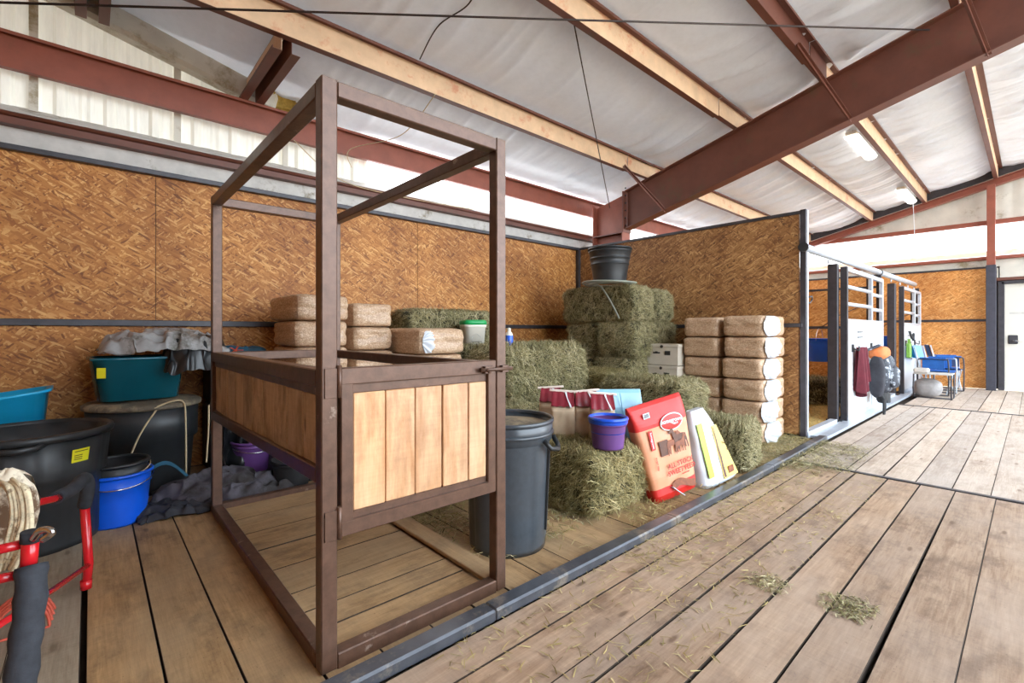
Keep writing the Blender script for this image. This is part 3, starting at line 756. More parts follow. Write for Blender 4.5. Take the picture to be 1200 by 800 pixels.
m = MB(); m.box((9.34, 1.56, 0.09), (0.12, 0.1, 0.18), ch=.02); tag(m.build('floor_guide', M['black']), 'small black floor guide at the foot between the two stall doors', 'floor guide')
m = MB(); m.box((6.3, 1.66, 0.03), (1.1, 0.08, 0.07), ch=.005); tag(m.build('stall_sill', M['galv']), 'pale steel sill at the open entrance of the first stall', 'sill')
m = MB(); m.box((9.95, 1.66, 0.03), (1.05, 0.08, 0.07), ch=.005); tag(m.build('stall_sill', M['galv']), 'pale steel sill at the entrance of the far stall', 'sill')

# ---------------------------------------------------------------- overhead things
# fluorescent fixtures
def fixture(x, z, lab):
    f_ = thing('ceiling_light', lab, 'light', (x, 1.72, z), 0, 'fluorescent strip lights')
    m = MB(); m.box((0, 0, 0.03), (1.24, 0.13, 0.05), ch=.008); m.build('housing', M['white_plastic'], f_)
    m = MB(); m.surf(lambda u, v: (-0.6 + 1.2 * u, 0.085 * math.cos(math.pi * v), 0.005 - 0.06 * math.sin(math.pi * v)), 2, 10); m.build('diffuser', M['lamp'], f_)
    m = MB()
    for q in (-0.5, 0.5): m.tube([(q, 0, 0.05), (q, 0.0, 4.03 - z)], 0.004, 5)
    m.build('hanger', M['wire'], f_)
fixture(8.55, 3.90, 'nearer fluorescent strip light under roof just beyond the big rafter')
fixture(12.25, 3.88, 'farther fluorescent strip light above the end wall')
m = MB(); m.tube([(12.7, 1.68, 3.85), (12.72, 1.66, 3.3), (12.75, 1.66, 2.9)], 0.006, 6)
tag(m.build('light_cord', M['white_film']), 'pale cord hanging from the farther strip light', 'cord')
def wirething(name, pts, r, lab, cat, mat='wire'):
    m = MB(); m.tube(pts, r, 6); return tag(m.build(name, M[mat]), lab, cat)
def catpts(ps, n=12):
    out = []
    P = [Vector(p) for p in ps]; P = [P[0]] + P + [P[-1]]
    for i in range(1, len(P) - 2):
        for k in range(n):
            t = k / n; a, b, c_, d = P[i - 1], P[i], P[i + 1], P[i + 2]
            out.append(0.5 * ((2 * b) + (-a + c_) * t + (2 * a - 5 * b + 4 * c_ - d) * t * t + (-a + 3 * b - 3 * c_ + d) * t ** 3))
    out.append(P[-2]); return out
wirething('bracing_rod', [(-0.41, 4.19, 3.14), (2.6, 2.42, 3.50), (5.80, 0.652, 3.948)], 0.008, 'thin dark rod running level across the ceiling in front of purlins', 'rod')
wirething('hanging_wire', [(2.88, 2.50, 3.78), (5.86, 4.30, 3.02)], 0.006, 'thin straight grey wire from the second purlin down to rafter end', 'wire')
wirething('hanging_wire', catpts([(2.35, 3.66, 3.32), (2.3, 4.2, 3.10), (2.0, 4.72, 3.03), (2.02, 4.74, 2.85)]), 0.004, 'thin pale wire drooping from first purlin to the red eave beam', 'wire', 'twine')
wirething('lining_cord', catpts([(2.1, 2.62, 3.74), (2.16, 2.9, 3.66), (2.08, 3.2, 3.60), (2.12, 3.55, 3.50)]), 0.005, 'thick frayed cord lying against the white lining at the top', 'cord')
wirething('loose_wire', catpts([(1.45, 4.74, 2.98), (1.9, 4.74, 2.70), (2.6, 4.75, 2.66), (3.6, 4.75, 2.69)]), 0.005, 'loose pale wire running along the girt behind crate', 'wire', 'twine')

# ---------------------------------------------------------------- brown steel crate with board panels
W5 = 0.055
cr = thing('stock_crate', 'tall open brown steel tube crate with boarded sides and front gate', 'crate', (FX0, FY0, 0))
LX, LY, H = FX1 - FX0, FY1 - FY0, 2.0
h = W5 / 2
for (x, y) in ((h, h), (LX - h, h), (h, LY - h), (LX - h, LY - h)):
    m = MB(); m.box((x, y, H / 2 + 0.004), (W5, W5, H), ch=.004); m.build('post', M['frame'], cr)
def cbar(name, a, b, w=W5, hh=W5, mat='frame', par=cr):
    m = MB(); m.bar(a, b, w, hh, ch=.004); return m.build(name, M[mat], par)
for z, nm in ((H - h, 'top_rail'), (h * 0.9 + 0.002, 'bottom_rail')):
    cbar(nm, (W5, h, z), (LX - W5, h, z)); cbar(nm, (h, W5, z), (h, LY - W5, z))
    cbar(nm, (W5, LY - h, z), (LX - W5, LY - h, z))
    if z > 1: cbar(nm, (LX - h, W5, z), (LX - h, LY - W5, z))
# side and back middle rails
cbar('side_rail', (h, W5, 0.99), (h, LY - W5, 0.99), hh=0.06); cbar('side_rail', (h, W5, 0.945), (h, LY - W5, 0.945), w=0.03, hh=0.035)
cbar('side_rail', (h, W5, 0.66), (h, LY - W5, 0.62), hh=0.055)
cbar('back_rail', (W5, LY - h, 0.99), (LX - W5, LY - h, 0.99)); cbar('side_rail', (LX - h, W5, 0.985), (LX - h, LY - W5, 0.985))
n = 10
bw = (LY - 2 * W5) / n
for i in range(n):
    m = MB(); m.box((h, W5 + bw * (i + 0.5), 0.805), (0.018 + 0.004 * (i % 3), bw - 0.008, 0.30), ch=.003); m.build('board', M['board_old'], cr, long=2)
# threshold board at the right of the crate floor
m = MB(); m.box((LX - 0.02, 0.55, 0.035), (0.10, 1.0, 0.02), ch=.003); m.build('floor_board', M['stallwood'], cr, long=1)
m = MB(); m.box((LX - 0.02, 1.45, 0.035), (0.10, 0.8, 0.02), ch=.003); m.build('floor_board', M['stallwood'], cr, long=1)
# gate on the front, as a part with boards as sub-parts
gx0, gx1 = W5 + 0.012, LX - W5 - 0.004
m = MB(); gy = 0.022
for q in (gx0 + 0.022, gx1 - 0.022): m.box((q, gy, 0.735), (0.044, 0.044, 0.50), ch=.003)
m.box(((gx0 + gx1) / 2, gy, 0.995), (gx1 - gx0, 0.046, 0.058), ch=.003)
m.box(((gx0 + gx1) / 2, gy + 0.006, 0.95), (gx1 - gx0 - .05, 0.03, 0.035), ch=.003)
m.box(((gx0 + gx1) / 2, gy, 0.472), (gx1 - gx0, 0.046, 0.05), ch=.003)
m.box(((gx0 + gx1) / 2, gy + 0.006, 0.508), (gx1 - gx0 - .05, 0.03, 0.03), ch=.003)
gate = m.build('gate', M['frame'], cr)
b0, b1 = gx0 + 0.046, gx1 - 0.046
ws = [0.155, 0.155, 0.155, 0.16, 0.12]; sc_ = (b1 - b0) / sum(ws); q = b0
for w_ in ws:
    w_ *= sc_
    m = MB(); m.box((q + w_ / 2, gy + random.uniform(-.003, .003), 0.728), (w_ - 0.004, 0.02, 0.41), ch=.003); m.build('board', M['board'], gate, long=2); q += w_
for z in (0.98, 0.50):
    m = MB(); m.tube([(W5 + 0.004, -0.004, z - 0.055), (W5 + 0.004, -0.004, z + 0.055)], 0.009, 8); m.box((W5 - 0.02, -0.002, z - 0.005), (0.05, 0.006, 0.10), ch=.001); m.build('hinge', M['frame'], cr)
m = MB(); m.tube([(gx1 - 0.10, -0.016, 0.985), (LX + 0.02, -0.016, 0.985)], 0.009, 8); m.tube([(gx1 - 0.07, -0.016, 0.985), (gx1 - 0.07, -0.045, 0.975)], 0.006, 6)
m.box((gx1 - 0.05, -0.01, 0.985), (0.05, 0.02, 0.03)); m.box((LX - 0.02, -0.01, 0.985), (0.035, 0.02, 0.03)); m.build('latch', M['frame'], cr)

# ---------------------------------------------------------------- hay bales
def bale_mesh(name, L, Wd, Hh, n, seed, mat, shag=1.0, smin=0.04, smax=0.12):
    rnd = random.Random(seed); m = MB()
    def surf_pt(a, b, c_):      # a,b,c in -1..1 on cube surface -> rounded, lumpy bale
        p = Vector((a, b, c_)); e = 7.0
        q = (abs(a) ** e + abs(b) ** e + abs(c_) ** e) ** (1 / e); p = p / max(q, 1e-6)
        lump = 1 + 0.06 * nz(p.x * 2.2 + seed, p.y * 2, p.z * 2) + 0.045 * nz(p.x * 7, p.y * 6 + seed, p.z * 5)
        return Vector((p.x * L / 2 * lump, p.y * Wd / 2 * lump, p.z * Hh / 2 * lump))
    N = 12
    for ax in range(3):
        for s_ in (-1, 1):
            def fn(u, v, ax=ax, s_=s_):
                q = [0, 0, 0]; q[ax] = s_; o = [k for k in range(3) if k != ax]
                if (s_ > 0) == (ax != 1): q[o[0]] = 2 * u - 1; q[o[1]] = 2 * v - 1
                else: q[o[0]] = 1 - 2 * u; q[o[1]] = 2 * v - 1
                return surf_pt(*q) * 0.975
            m.surf(fn, N, N, 0, False)
    areas = [Wd * Hh, L * Hh, L * Wd]; tot = sum(areas)
    for i in range(n):
        r_ = rnd.random() * tot
        ax = 0 if r_ < areas[0] else (1 if r_ < areas[0] + areas[1] else 2)
        s_ = rnd.choice((-1, 1))
        q = [rnd.uniform(-1, 1) for _ in range(3)]; q[ax] = s_
        p = surf_pt(*q)
        nn = Vector([q[k] if k == ax else 0 for k in range(3)])
        d = Vector([rnd.gauss(0, 1) for _ in range(3)]); 
        if ax != 2: d.z -= 0.25; d.x *= 0.7
        d = d - nn * d.dot(nn) * 0.75 + nn * rnd.uniform(0.0, 0.35) * shag
        d.normalize(); ln = rnd.uniform(smin, smax)
        wv = d.cross(nn)
        if wv.length < 1e-3: continue
        wv.normalize(); wd = rnd.uniform(0.0007, 0.0019)
        tf = nz(p.x * 16 + seed, p.y * 16, p.z * 9); p = p + nn * 0.016 * tf * min(shag, 1.6)
        if tf < -0.25 and rnd.random() < 0.5: continue
        k_ = nn * rnd.uniform(0.0, 0.02) * shag
        a_ = p - d * ln * 0.5 - nn * 0.003; b_ = p + k_; c2 = p + d * ln * 0.5 + k_ * rnd.uniform(-0.3, 1.4) + Vector((0, 0, -rnd.uniform(0, 0.02)))
        m.add([a_ - wv * wd, a_ + wv * wd, b_ + wv * wd, b_ - wv * wd, c2], [(0, 1, 2, 3), (3, 2, 4)], 1)
    me = m.build(name, [M['hay_core'], mat], uv=False)
    return me
proto = {}
def bale(key, x0, x1, y0, y1, z0, z1, label, along='x', rz=0.0, group='hay bales in the feed bay', tilt=0):
    L, Wd, Hh = (x1 - x0, y1 - y0, z1 - z0) if along == 'x' else (y1 - y0, x1 - x0, z1 - z0)
    if key not in proto:
        kw = dict(green=('hay', 11, 22000, 1.2), dark=('hay', 5, 18000, 0.8), shaggy=('hay', 23, 30000, 2.6), tan=('hay_mix', 31, 30000, 1.6))[key]
        proto[key] = bale_mesh('hay_bale', 1.0, 0.5, 0.42, kw[2], kw[1], M[kw[0]], kw[3]); o = proto[key]
    else:
        o = proto[key].copy(); C.objects.link(o)
    o.location = ((x0 + x1) / 2, (y0 + y1) / 2, (z0 + z1) / 2)
    o.scale = (L / 1.0, Wd / 0.5, Hh / 0.42)
    o.rotation_euler = (tilt, 0, rz + (0 if along == 'x' else R(90)))
    tag(o, label, 'hay bale', group)
    return o
# corner stack, four high
bale('green', 4.62, 5.08, 3.06, 4.16, 1.26, 1.69, 'long green hay bale topmost on corner stack, under the black bucket', 'y')
bale('green', 5.12, 5.58, 3.08, 4.14, 1.26, 1.67, 'green hay bale behind the topmost bale of the corner stack', 'y')
bale('dark', 4.64, 5.6, 3.58, 4.12, 0.85, 1.26, 'hay bale end on, left of two in corner stack second layer', 'x')
bale('green', 4.58, 5.58, 3.04, 3.56, 0.84, 1.26, 'hay bale end on, right of two in corner stack second layer', 'x')
bale('dark', 4.60, 5.6, 3.60, 4.14, 0.43, 0.84, 'hay bale in the corner stack, left, third layer down', 'x')
bale('green', 4.56, 5.56, 3.08, 3.58, 0.43, 0.84, 'hay bale in the corner stack, right, third layer down', 'x')
bale('dark', 4.60, 5.6, 3.58, 4.12, 0.01, 0.42, 'hay bale at bottom left of the corner stack', 'x')
bale('green', 4.56, 5.56, 3.06, 3.56, 0.01, 0.42, 'hay bale at bottom right of the corner stack', 'x')
# big shaggy bale right of the crate
bale('shaggy', 2.75, 3.95, 3.18, 3.68, 0.50, 0.99, 'large shaggy hay bale with frayed pale face behind the charcoal trash can', 'x')
bale('shaggy', 2.72, 3.88, 3.16, 3.70, 0.01, 0.50, 'shaggy hay bale beneath the large frayed one', 'x')
bale('tan', 3.96, 4.45, 2.95, 3.55, 0.42, 0.72, 'small tan hay piece wedged between shaggy bale and corner stack', 'x')
bale('tan', 3.94, 4.46, 2.95, 3.55, 0.01, 0.42, 'tan hay bale on floor between shaggy bale and corner stack', 'x')
# back bales by the wall
bale('dark', 2.42, 3.62, 4.30, 4.71, 0.97, 1.385, 'dark hay bale against the left wall behind the white pail', 'x')
bale('dark', 2.42, 3.62, 4.28, 4.71, 0.48, 0.96, 'hay bale against left wall under the dark one', 'x')
bale('dark', 2.42, 3.62, 4.28, 4.71, 0.01, 0.47, 'hay bale at floor against left wall behind shavings', 'x')
bale('green', 2.74, 3.74, 3.80, 4.26, 0.52, 1.0, 'green hay bale carrying the white pail with green lid', 'x')
bale('green', 2.74, 3.74, 3.78, 4.26, 0.01, 0.51, 'green hay bale on floor under the one with the white pail', 'x')
# front bales
bale('tan', 2.24, 2.83, 1.76, 2.80, 0.005, 0.40, 'front hay bale on the floor carrying the purple bucket', 'y')
bale('shaggy', 3.86, 4.42, 2.08, 3.0, 0.34, 0.68, 'hay bale behind the red feed bag, topmost of two', 'y')
bale('green', 3.86, 4.42, 2.08, 3.0, 0.005, 0.34, 'hay bale behind the red feed bag, lower of two', 'y')
bale('shaggy', 3.86, 4.34, 1.56, 2.03, 0.005, 0.38, 'loose frayed half bale of hay right of the green and yellow bag', 'y', 0.1)

def scatter(name, n, region, mat, seed, lab, cat, smin=0.03, smax=0.1, hmax=0.02, dens=None):
    rnd = random.Random(seed); m = MB()
    k = 0
    while k < n:
        x, y = rnd.uniform(region[0], region[1]), rnd.uniform(region[2], region[3])
        if dens and rnd.random() > dens(x, y): 
            k += 0.05; continue
        k += 1
        a = rnd.uniform(0, 2 * math.pi); ln = rnd.uniform(smin, smax); z = rnd.uniform(0.003, hmax)
        d = Vector((math.cos(a), math.sin(a), rnd.uniform(-0.1, 0.1))); wv = Vector((-d.y, d.x, rnd.uniform(-.5, .5))).normalized() * rnd.uniform(0.001, 0.0025)
        p = Vector((x, y, z)); b_ = p + Vector((rnd.uniform(-.1, .1) * ln, rnd.uniform(-.1, .1) * ln, rnd.uniform(0, hmax * 0.5)))
        c1, c2 = p - d * ln / 2, p + d * ln / 2
        c1.z = max(c1.z, 0.003); c2.z = max(c2.z, 0.003)
        m.add([c1 - wv, c1 + wv, b_ + wv, b_ - wv, c2], [(0, 1, 2, 3), (3, 2, 4)])
    o = m.build(name, mat, uv=False)
    tag(o, lab, cat, None, 'stuff'); return o
def dn(x, y):
    v = 0.25 + 0.9 * nz(x * 2.1, y * 2.1, 4.0)
    if x > 4.1: v += 0.45
    return v
scatter('loose_hay', 9000, (1.45, 5.6, 1.53, 2.6), M['hay_tan'], 3, 'loose hay litter on the floor around the front bale and bags', 'hay', dens=dn, hmax=0.035)
scatter('loose_hay', 5200, (4.3, 5.65, 1.0, 1.95), M['hay'], 4, 'thick hay litter at the foot of the right shavings stack', 'hay', dens=lambda x, y: 0.9 - max(0, 1.45 - y) * 1.6 + 0.5 * nz(x * 4, y * 4), hmax=0.03)
scatter('loose_hay', 2600, (0.9, 4.6, 0.75, 1.43), M['hay_tan'], 5, 'sparse straws strewn over aisle planks beside the kerb', 'hay', hmax=0.006, smin=0.02, smax=0.07, dens=lambda x, y: 0.15 + (0.4 if y > 1.15 and x > 2 else 0))
scatter('loose_hay', 420, (2.22, 2.46, 0.42, 0.62), M['hay'], 6, 'small green clump of hay on the near aisle planks', 'hay', hmax=0.014, smin=0.015, smax=0.05, dens=lambda x, y: 1.2 - 9 * math.hypot(x - 2.34, y - 0.51))
scatter('loose_hay', 260, (2.2, 2.42, 0.72, 0.92), M['hay'], 8, 'faint smear of hay on planks beyond the green clump', 'hay', hmax=0.01, smin=0.015, smax=0.05, dens=lambda x, y: 1.1 - 10 * math.hypot(x - 2.3, y - 0.81))
scatter('loose_hay', 2600, (1.45, 2.3, 1.75, 3.3), M['hay'], 9, 'hay spread on floor behind the crate and trash can', 'hay', hmax=0.03, dens=lambda x, y: 0.5 + 0.8 * nz(x * 3, y * 3))
scatter('loose_hay', 7000, (5.85, 9.2, 1.75, 4.6), M['hay_tan'], 10, 'yellow straw bedding over the floor of the first stall', 'hay', hmax=0.06, smin=0.06, smax=0.16)
m = MB(); m.surf(lambda u, v: (5.8 + 7.4 * u, 1.75 + 3.0 * v, 0.01 + 0.02 * nz(u * 20, v * 9)), 60, 24)
o = m.build('stall_bedding', plain('yellow_bedding', col(196, 164, 92), 0.9, 0, 0.3, 30, 0.5), uv=False); tag(o, 'yellow bedding covering the stall floors behind the doors', 'bedding', None, 'stuff')
o = bale_mesh('hay_heap', 0.8, 0.7, 0.4, 5000, 77, M['hay'], 2.0); o.location = (8.75, 2.3, 0.2); o.rotation_euler[2] = 0.4
tag(o, 'green heap of hay inside the first stall', 'hay')

# ---------------------------------------------------------------- shavings bales
def shav_mesh(seed, L=0.65, Wd=0.42, Hh=0.215):
    m = MB(); N = 9
    def sp_(a, b, c_):
        p = Vector((a, b, c_)); e = 9.0; q = (abs(a) ** e + abs(b) ** e + abs(c_) ** e) ** (1 / e); p = p / q
        l_ = 1 + 0.03 * nz(p.x * 2 + seed, p.y * 2, p.z * 2)
        r_ = Vector((p.x * L / 2 * l_, p.y * Wd / 2 * l_, p.z * Hh / 2 * l_))
        # seam pinch around the middle
        if abs(p.z) < 0.12 and max(abs(p.x), abs(p.y)) > 0.9: r_.x *= 0.992; r_.y *= 0.988
        r_ += Vector((nz(p.x * 9, p.y * 9 + seed, p.z * 4), nz(p.x * 8, p.y * 9, p.z * 4 + seed), nz(p.x * 4 + seed, p.y * 9, p.z * 2))) * 0.005
        return r_
    for ax in range(3):
        for s_ in (-1, 1):
            def fn(u, v, ax=ax, s_=s_):
                q = [0, 0, 0]; q[ax] = s_; o = [k for k in range(3) if k != ax]
                if (s_ > 0) == (ax != 1): q[o[0]] = 2 * u - 1; q[o[1]] = 2 * v - 1
                else: q[o[0]] = 1 - 2 * u; q[o[1]] = 2 * v - 1
                return sp_(*q)
            m.surf(fn, N * 2, N * 2 if ax != 2 else N * 2, 0, True)
    return m
def end_fan(w_, h_, seed):
    """gathered white film on the end of a bale, bulging toward -y, fan folded to one side"""
    m = MB(); rnd = random.Random(seed)
    ph = rnd.uniform(0, 6)
    def fn(u, v):
        a = -math.pi / 2 + math.pi * v
        rr = u
        x = -w_ / 2 + w_ * rr * (0.35 + 0.65 * math.cos(a) ** 0.5 if math.cos(a) > 0 else 0.35)
        z = math.sin(a) * h_ / 2 * (0.35 + 0.65 * math.sin(math.pi * min(rr, 0.5)))
        y = -0.012 - 0.055 * math.sin(math.pi * min(1, rr * 1.02)) * max(0, math.cos(a)) ** 0.4 + 0.011 * math.sin(v * 38 + ph + 5 * rr + 3 * math.sin(v * 7 + ph)) * (0.25 + rr * (1 - rr) * 3)
        return (x, y, z)
    m.surf(fn, 12, 40)
    return m
shv = [shav_mesh(s_).build('shavings_bale_body', M['chips'], uv=False) for s_ in (1, 2, 3)]
shv_me = [o.data for o in shv]
for o in shv: bpy.data.objects.remove(o)
fan_me = []
for s_ in (1, 2, 3):
    o = end_fan(0.46, 0.205, s_).build('gathered_end', M['white_film'], uv=False); fan_me.append(o.data); bpy.data.objects.remove(o)
def shav(cx, cy, z0, label, rz=0.0, group=None, fan=None, sc=(1, 1, 1), seed=0, seam=True):
    t_ = thing('shavings_bale', label, 'shavings bale', (cx, cy, z0), rz, group)
    b_ = bpy.data.objects.new('wrapped_body', shv_me[seed % 3]); C.objects.link(b_); b_.parent = t_; b_.location = (0, 0, 0.1075 * sc[2]); b_.scale = sc
    if fan is not None:
        f_ = bpy.data.objects.new('gathered_end', fan_me[seed % 3]); C.objects.link(f_); f_.parent = t_
        f_.location = fan[0]; f_.rotation_euler = (0, 0, fan[1]); f_.scale = fan[2]; f_['label'] = 'white gathered plastic end'
    return t_
posw = ['topmost', 'second from the top', 'third from the top', 'fourth from the top', 'fifth from the top', 'lowest']
for i in range(6):
    z0 = 1.095 - i * 0.2185
    dx = random.uniform(-0.02, 0.02)
    shav(5.32 + dx, 2.015 + random.uniform(-.01, .01), z0, 'brown shavings bale with white end, ' + posw[i] + ' in stack nearest the aisle', random.uniform(-.02, .02), 'right stack of shavings bales',
         ((-0.08 + random.uniform(-.02, .02), -0.20, 0.108), 0, (1, 1, 1)), (1, 1, 1.01), i)
    shav(5.34 - dx, 2.47 + random.uniform(-.01, .01), z0 - 0.008, 'brown shavings bale, ' + posw[i] + ' in stack beside the white cartons', random.uniform(-.02, .02), 'left stack of shavings bales at the partition',
         None, (1, 0.98, 1.01), i + 1)
# shavings behind the crate
lw = ['topmost', 'second from the top', 'third from the top', 'fourth from the top', 'lowest']
for i in range(5):
    z0 = 1.235 - i * 0.208
    if i < 5: shav(1.38 + random.uniform(-.01, .01), 4.11, z0, 'tan shavings bale, ' + lw[i] + ' in stack behind left end of crate', R(90) + random.uniform(-.05, .05), 'shavings bales behind the crate',
         None, (1.05, 1.02, .96), i)
for i in range(6):
    z0 = 1.19 - i * 0.208
    if z0 < -0.02: continue
    shav(1.87, 4.22, z0 if z0 > 0 else 0.0, 'tan shavings bale, ' + ['topmost', 'second from the top', 'third from the top', 'fourth from the top', 'fifth from the top', 'lowest'][i] + ' in stack behind middle of crate', R(90) + random.uniform(-.05, .05), 'shavings bales behind the crate',
         None, (1.0, 0.9, 0.96), i + 1)
for i, z0 in enumerate((0.945, 0.712, 0.48, 0.245, 0.01)):
    t_ = shav(2.34, 3.92 if i else 3.90, z0, ['loose front shavings bale with white crinkled corner, resting above the crate rail line', 'shavings bale directly under the front white-cornered one', 'shavings bale two below the white-cornered one', 'shavings bale three below the white-cornered one', 'shavings bale on floor at bottom under the white-cornered one'][i], R(90) + (0.03 if i == 0 else 0), 'shavings bales behind the crate',
         ((-0.335, 0.15, 0.11), R(-70), (0.34, 1, 0.95)) if i == 0 else None, (1.15, 1.22, 1.08), i)

# black overturned tub that carries the left shavings stack
m = MB(); m.lathe([(0.44, 0.0), (0.44, 0.03), (0.40, 0.05), (0.36, 0.36), (0.33, 0.395), (0.0, 0.40)], 36)
o = m.build('overturned_tub', M['black']); o.location = (1.38, 4.13, 0); o.scale = (0.8, 1, 1); tag(o, 'black overturned tub under the left shavings stack behind crate', 'tub')

# ---------------------------------------------------------------- buckets, cans, tubs
def bucket(name, label, cat, loc, rb, rt, hh, mat, rimmat=None, wall_=0.006, handle=True, group=None, rings=(0.9,), hmat='chrome', rz=0.0, droop=True, ribs=False, sy=1.0):
    t_ = thing(name, label, cat, loc, rz, group)
    m = MB(); prof = [(0.0, 0.004), (rb * 0.96, 0.004), (rb, 0.0), (rb + 0.002, 0.01)]
    for q in (0.25, 0.5, 0.75): prof.append((rb + (rt - rb) * q, hh * q))
    for q in rings:
        r_ = rb + (rt - rb) * q; prof += [(r_, hh * q - 0.014), (r_ + 0.006, hh * q - 0.01), (r_ + 0.006, hh * q), (r_, hh * q + 0.004)]
    prof = sorted(prof[:4], key=lambda p: 0) + sorted(prof[4:], key=lambda p: p[1])
    prof += [(rt, hh), (rt - wall_, hh), (rb - wall_, 0.012), (0.0, 0.012)]
    md = (lambda a, z: 1 + 0.012 * math.cos(a * 8)) if ribs else None
    m.lathe(prof, 48, mod=md, sy=sy); m.build('body', mat, t_)
    m = MB(); rr = wall_ + 0.004
    m.lathe([(rt - rr, hh - 0.004), (rt + rr * 0.9, hh - 0.012), (rt + rr * 1.2, hh + 0.0), (rt + rr * 0.6, hh + 0.008), (rt - rr * 0.8, hh + 0.006), (rt - rr, hh - 0.004)], 48, sy=sy); m.build('rim', rimmat or mat, t_)
    if handle:
        pts_ = []
        for i in range(25):
            a = math.pi * i / 24
            if droop: pts_.append((-(rt + 0.01) * math.cos(a), -(rt + 0.012) * math.sin(a) * sy * 0.97 - 0.002, hh - 0.02 - 0.05 * math.sin(a)))
            else: pts_.append((-(rt + 0.01) * math.cos(a), 0, hh - 0.02 + (rt * 1.1) * math.sin(a)))
        m = MB(); m.tube(pts_, 0.0035, 6); m.build('handle', M[hmat], t_)
    return t_
# charcoal trash can beside the crate
tc = thing('trash_can', 'tall round charcoal trash can standing beside the crate gate', 'trash can', (1.70, 1.93, 0), R(20))
def flat(a, z):
    return 1 + 0.022 * max(-1, min(1, 5 * math.cos(a * 4))) * (1 if 0.05 < z < 0.56 else 0.3)
m = MB(); m.lathe([(0.0, 0.004), (0.2, 0.004), (0.205, 0.0), (0.207, 0.03), (0.209, 0.06), (0.217, 0.30), (0.226, 0.53), (0.227, 0.56), (0.243, 0.575), (0.246, 0.62), (0.247, 0.665), (0.240, 0.668), (0.232, 0.58), (0.215, 0.40), (0.2, 0.012), (0, 0.012)], 96, mod=flat); m.build('body', M['can'], tc)
m = MB(); m.lathe([(0.238, 0.668), (0.250, 0.662), (0.254, 0.668), (0.254, 0.68), (0.250, 0.684), (0.238, 0.682), (0.238, 0.668)], 64); m.lathe([(0.246, 0.60), (0.254, 0.605), (0.254, 0.615), (0.246, 0.62)], 64); m.build('rim', M['can'], tc)
m = MB(); m.lathe([(0.0, 0.655), (0.15, 0.65), (0.235, 0.645)], 40); m.build('recessed_lid', M['lid'], tc)
for a0 in (R(-84), R(96)):
    ca, sa = math.cos(a0), math.sin(a0); m = MB()
    def P(q, r_, z): a = a0 + q; return (r_ * math.cos(a), r_ * math.sin(a), z)
    m.tube([P(-0.30, 0.25, 0.585), P(-0.22, 0.275, 0.545), P(0, 0.29, 0.535), P(0.22, 0.275, 0.545), P(0.30, 0.25, 0.585)], 0.013, 8)
    m.build('handle', M['black'], tc)
    m = MB(); m.bar(P(0, 0.236, 0.54), P(0, 0.215, 0.10), 0.012, 0.02, up=(ca, sa, 0)); m.build('channel', M['black'], tc)
# purple bucket with blue rim on the front bale
pb = bucket('feed_bucket', 'purple bucket with bright blue rim on the front hay bale', 'bucket', (2.475, 1.83, 0.405), 0.096, 0.118, 0.19, M['purple'], M['blue_rim'], handle=False, rings=(0.86,))
m = MB(); m.lathe([(0.1195, 0.158), (0.1245, 0.164), (0.1265, 0.198), (0.118, 0.202), (0.112, 0.198), (0.108, 0.10), (0.106, 0.10)], 48); m.build('blue_collar', M['blue_rim'], pb)
# black bucket and hose coil on top of the corner stack
bk = bucket('muck_bucket', 'large black bucket on top of the corner hay stack', 'bucket', (4.66, 3.42, 1.735), 0.19, 0.252, 0.40, M['black'], M['black'], rings=(0.55, 0.72, 0.93), handle=False)
m = MB()
for k_, z in enumerate((0.0, 0.016, 0.03)):
    pts_ = [((0.27 + 0.03 * k_ + 0.01 * math.sin(3 * a)) * math.cos(a) - 0.01 * k_, (0.27 + 0.02 * k_) * math.sin(a), 0.012 + z * 0.6 + 0.006 * math.sin(2 * a + k_)) for a in [2 * math.pi * i / 40 for i in range(41)]]
    m.tube(pts_, 0.011, 8, caps=False)
o = m.build('hose_coil', M['hose'], uv=False); o.location = (4.70, 3.44, 1.70); tag(o, 'grey hose coiled beneath the black bucket on the hay', 'hose')
wirething('hose_end', catpts([(4.5, 3.55, 1.71), (4.585, 3.50, 1.69), (4.575, 3.38, 1.55), (4.57, 3.28, 1.40), (4.565, 3.22, 1.30)]), 0.01, 'hose tail hanging down the face of top hay bale', 'hose', 'hose')
# white pail with green lid
wp = thing('square_pail', 'square white pail with green lid on hay bale beside the wall', 'pail', (3.06, 4.03, 1.0), R(-20))
m = MB()
def sq(r_, z, n=24):
    out = []
    for i in range(n):
        a = 2 * math.pi * i / n; c_, s_ = math.cos(a), math.sin(a); q = (abs(c_) ** 5 + abs(s_) ** 5) ** (-0.2); out.append((r_ * c_ * q, r_ * s_ * q, z))
    return out
def stack(mb, rings, mi=0, cap0=True, cap1=True, ex=1.0):
    n = len(rings[0]); v = [p for r_ in rings for p in r_]
    f = [(j * n + i, j * n + (i + 1) % n, (j + 1) * n + (i + 1) % n, (j + 1) * n + i) for j in range(len(rings) - 1) for i in range(n)]
    mb.add(v, f, mi, True)
    o_ = len(mb.v) - len(v)
    if cap0: mb.f.append(tuple(o_ + i for i in range(n))[::-1]); mb.mi.append(mi); mb.sm.append(False)
    if cap1: mb.f.append(tuple(o_ + (len(rings) - 1) * n + i for i in range(n))); mb.mi.append(mi); mb.sm.append(False)
stack(m, [sq(0.105, 0.0), sq(0.12, 0.19), sq(0.128, 0.195), sq(0.128, 0.215), sq(0.122, 0.22)]); m.build('body', M['white_plastic'], wp)
m = MB(); stack(m, [sq(0.125, 0.22), sq(0.133, 0.225), sq(0.128, 0.262), sq(0.115, 0.27)]); m.build('lid', M['green'], wp)
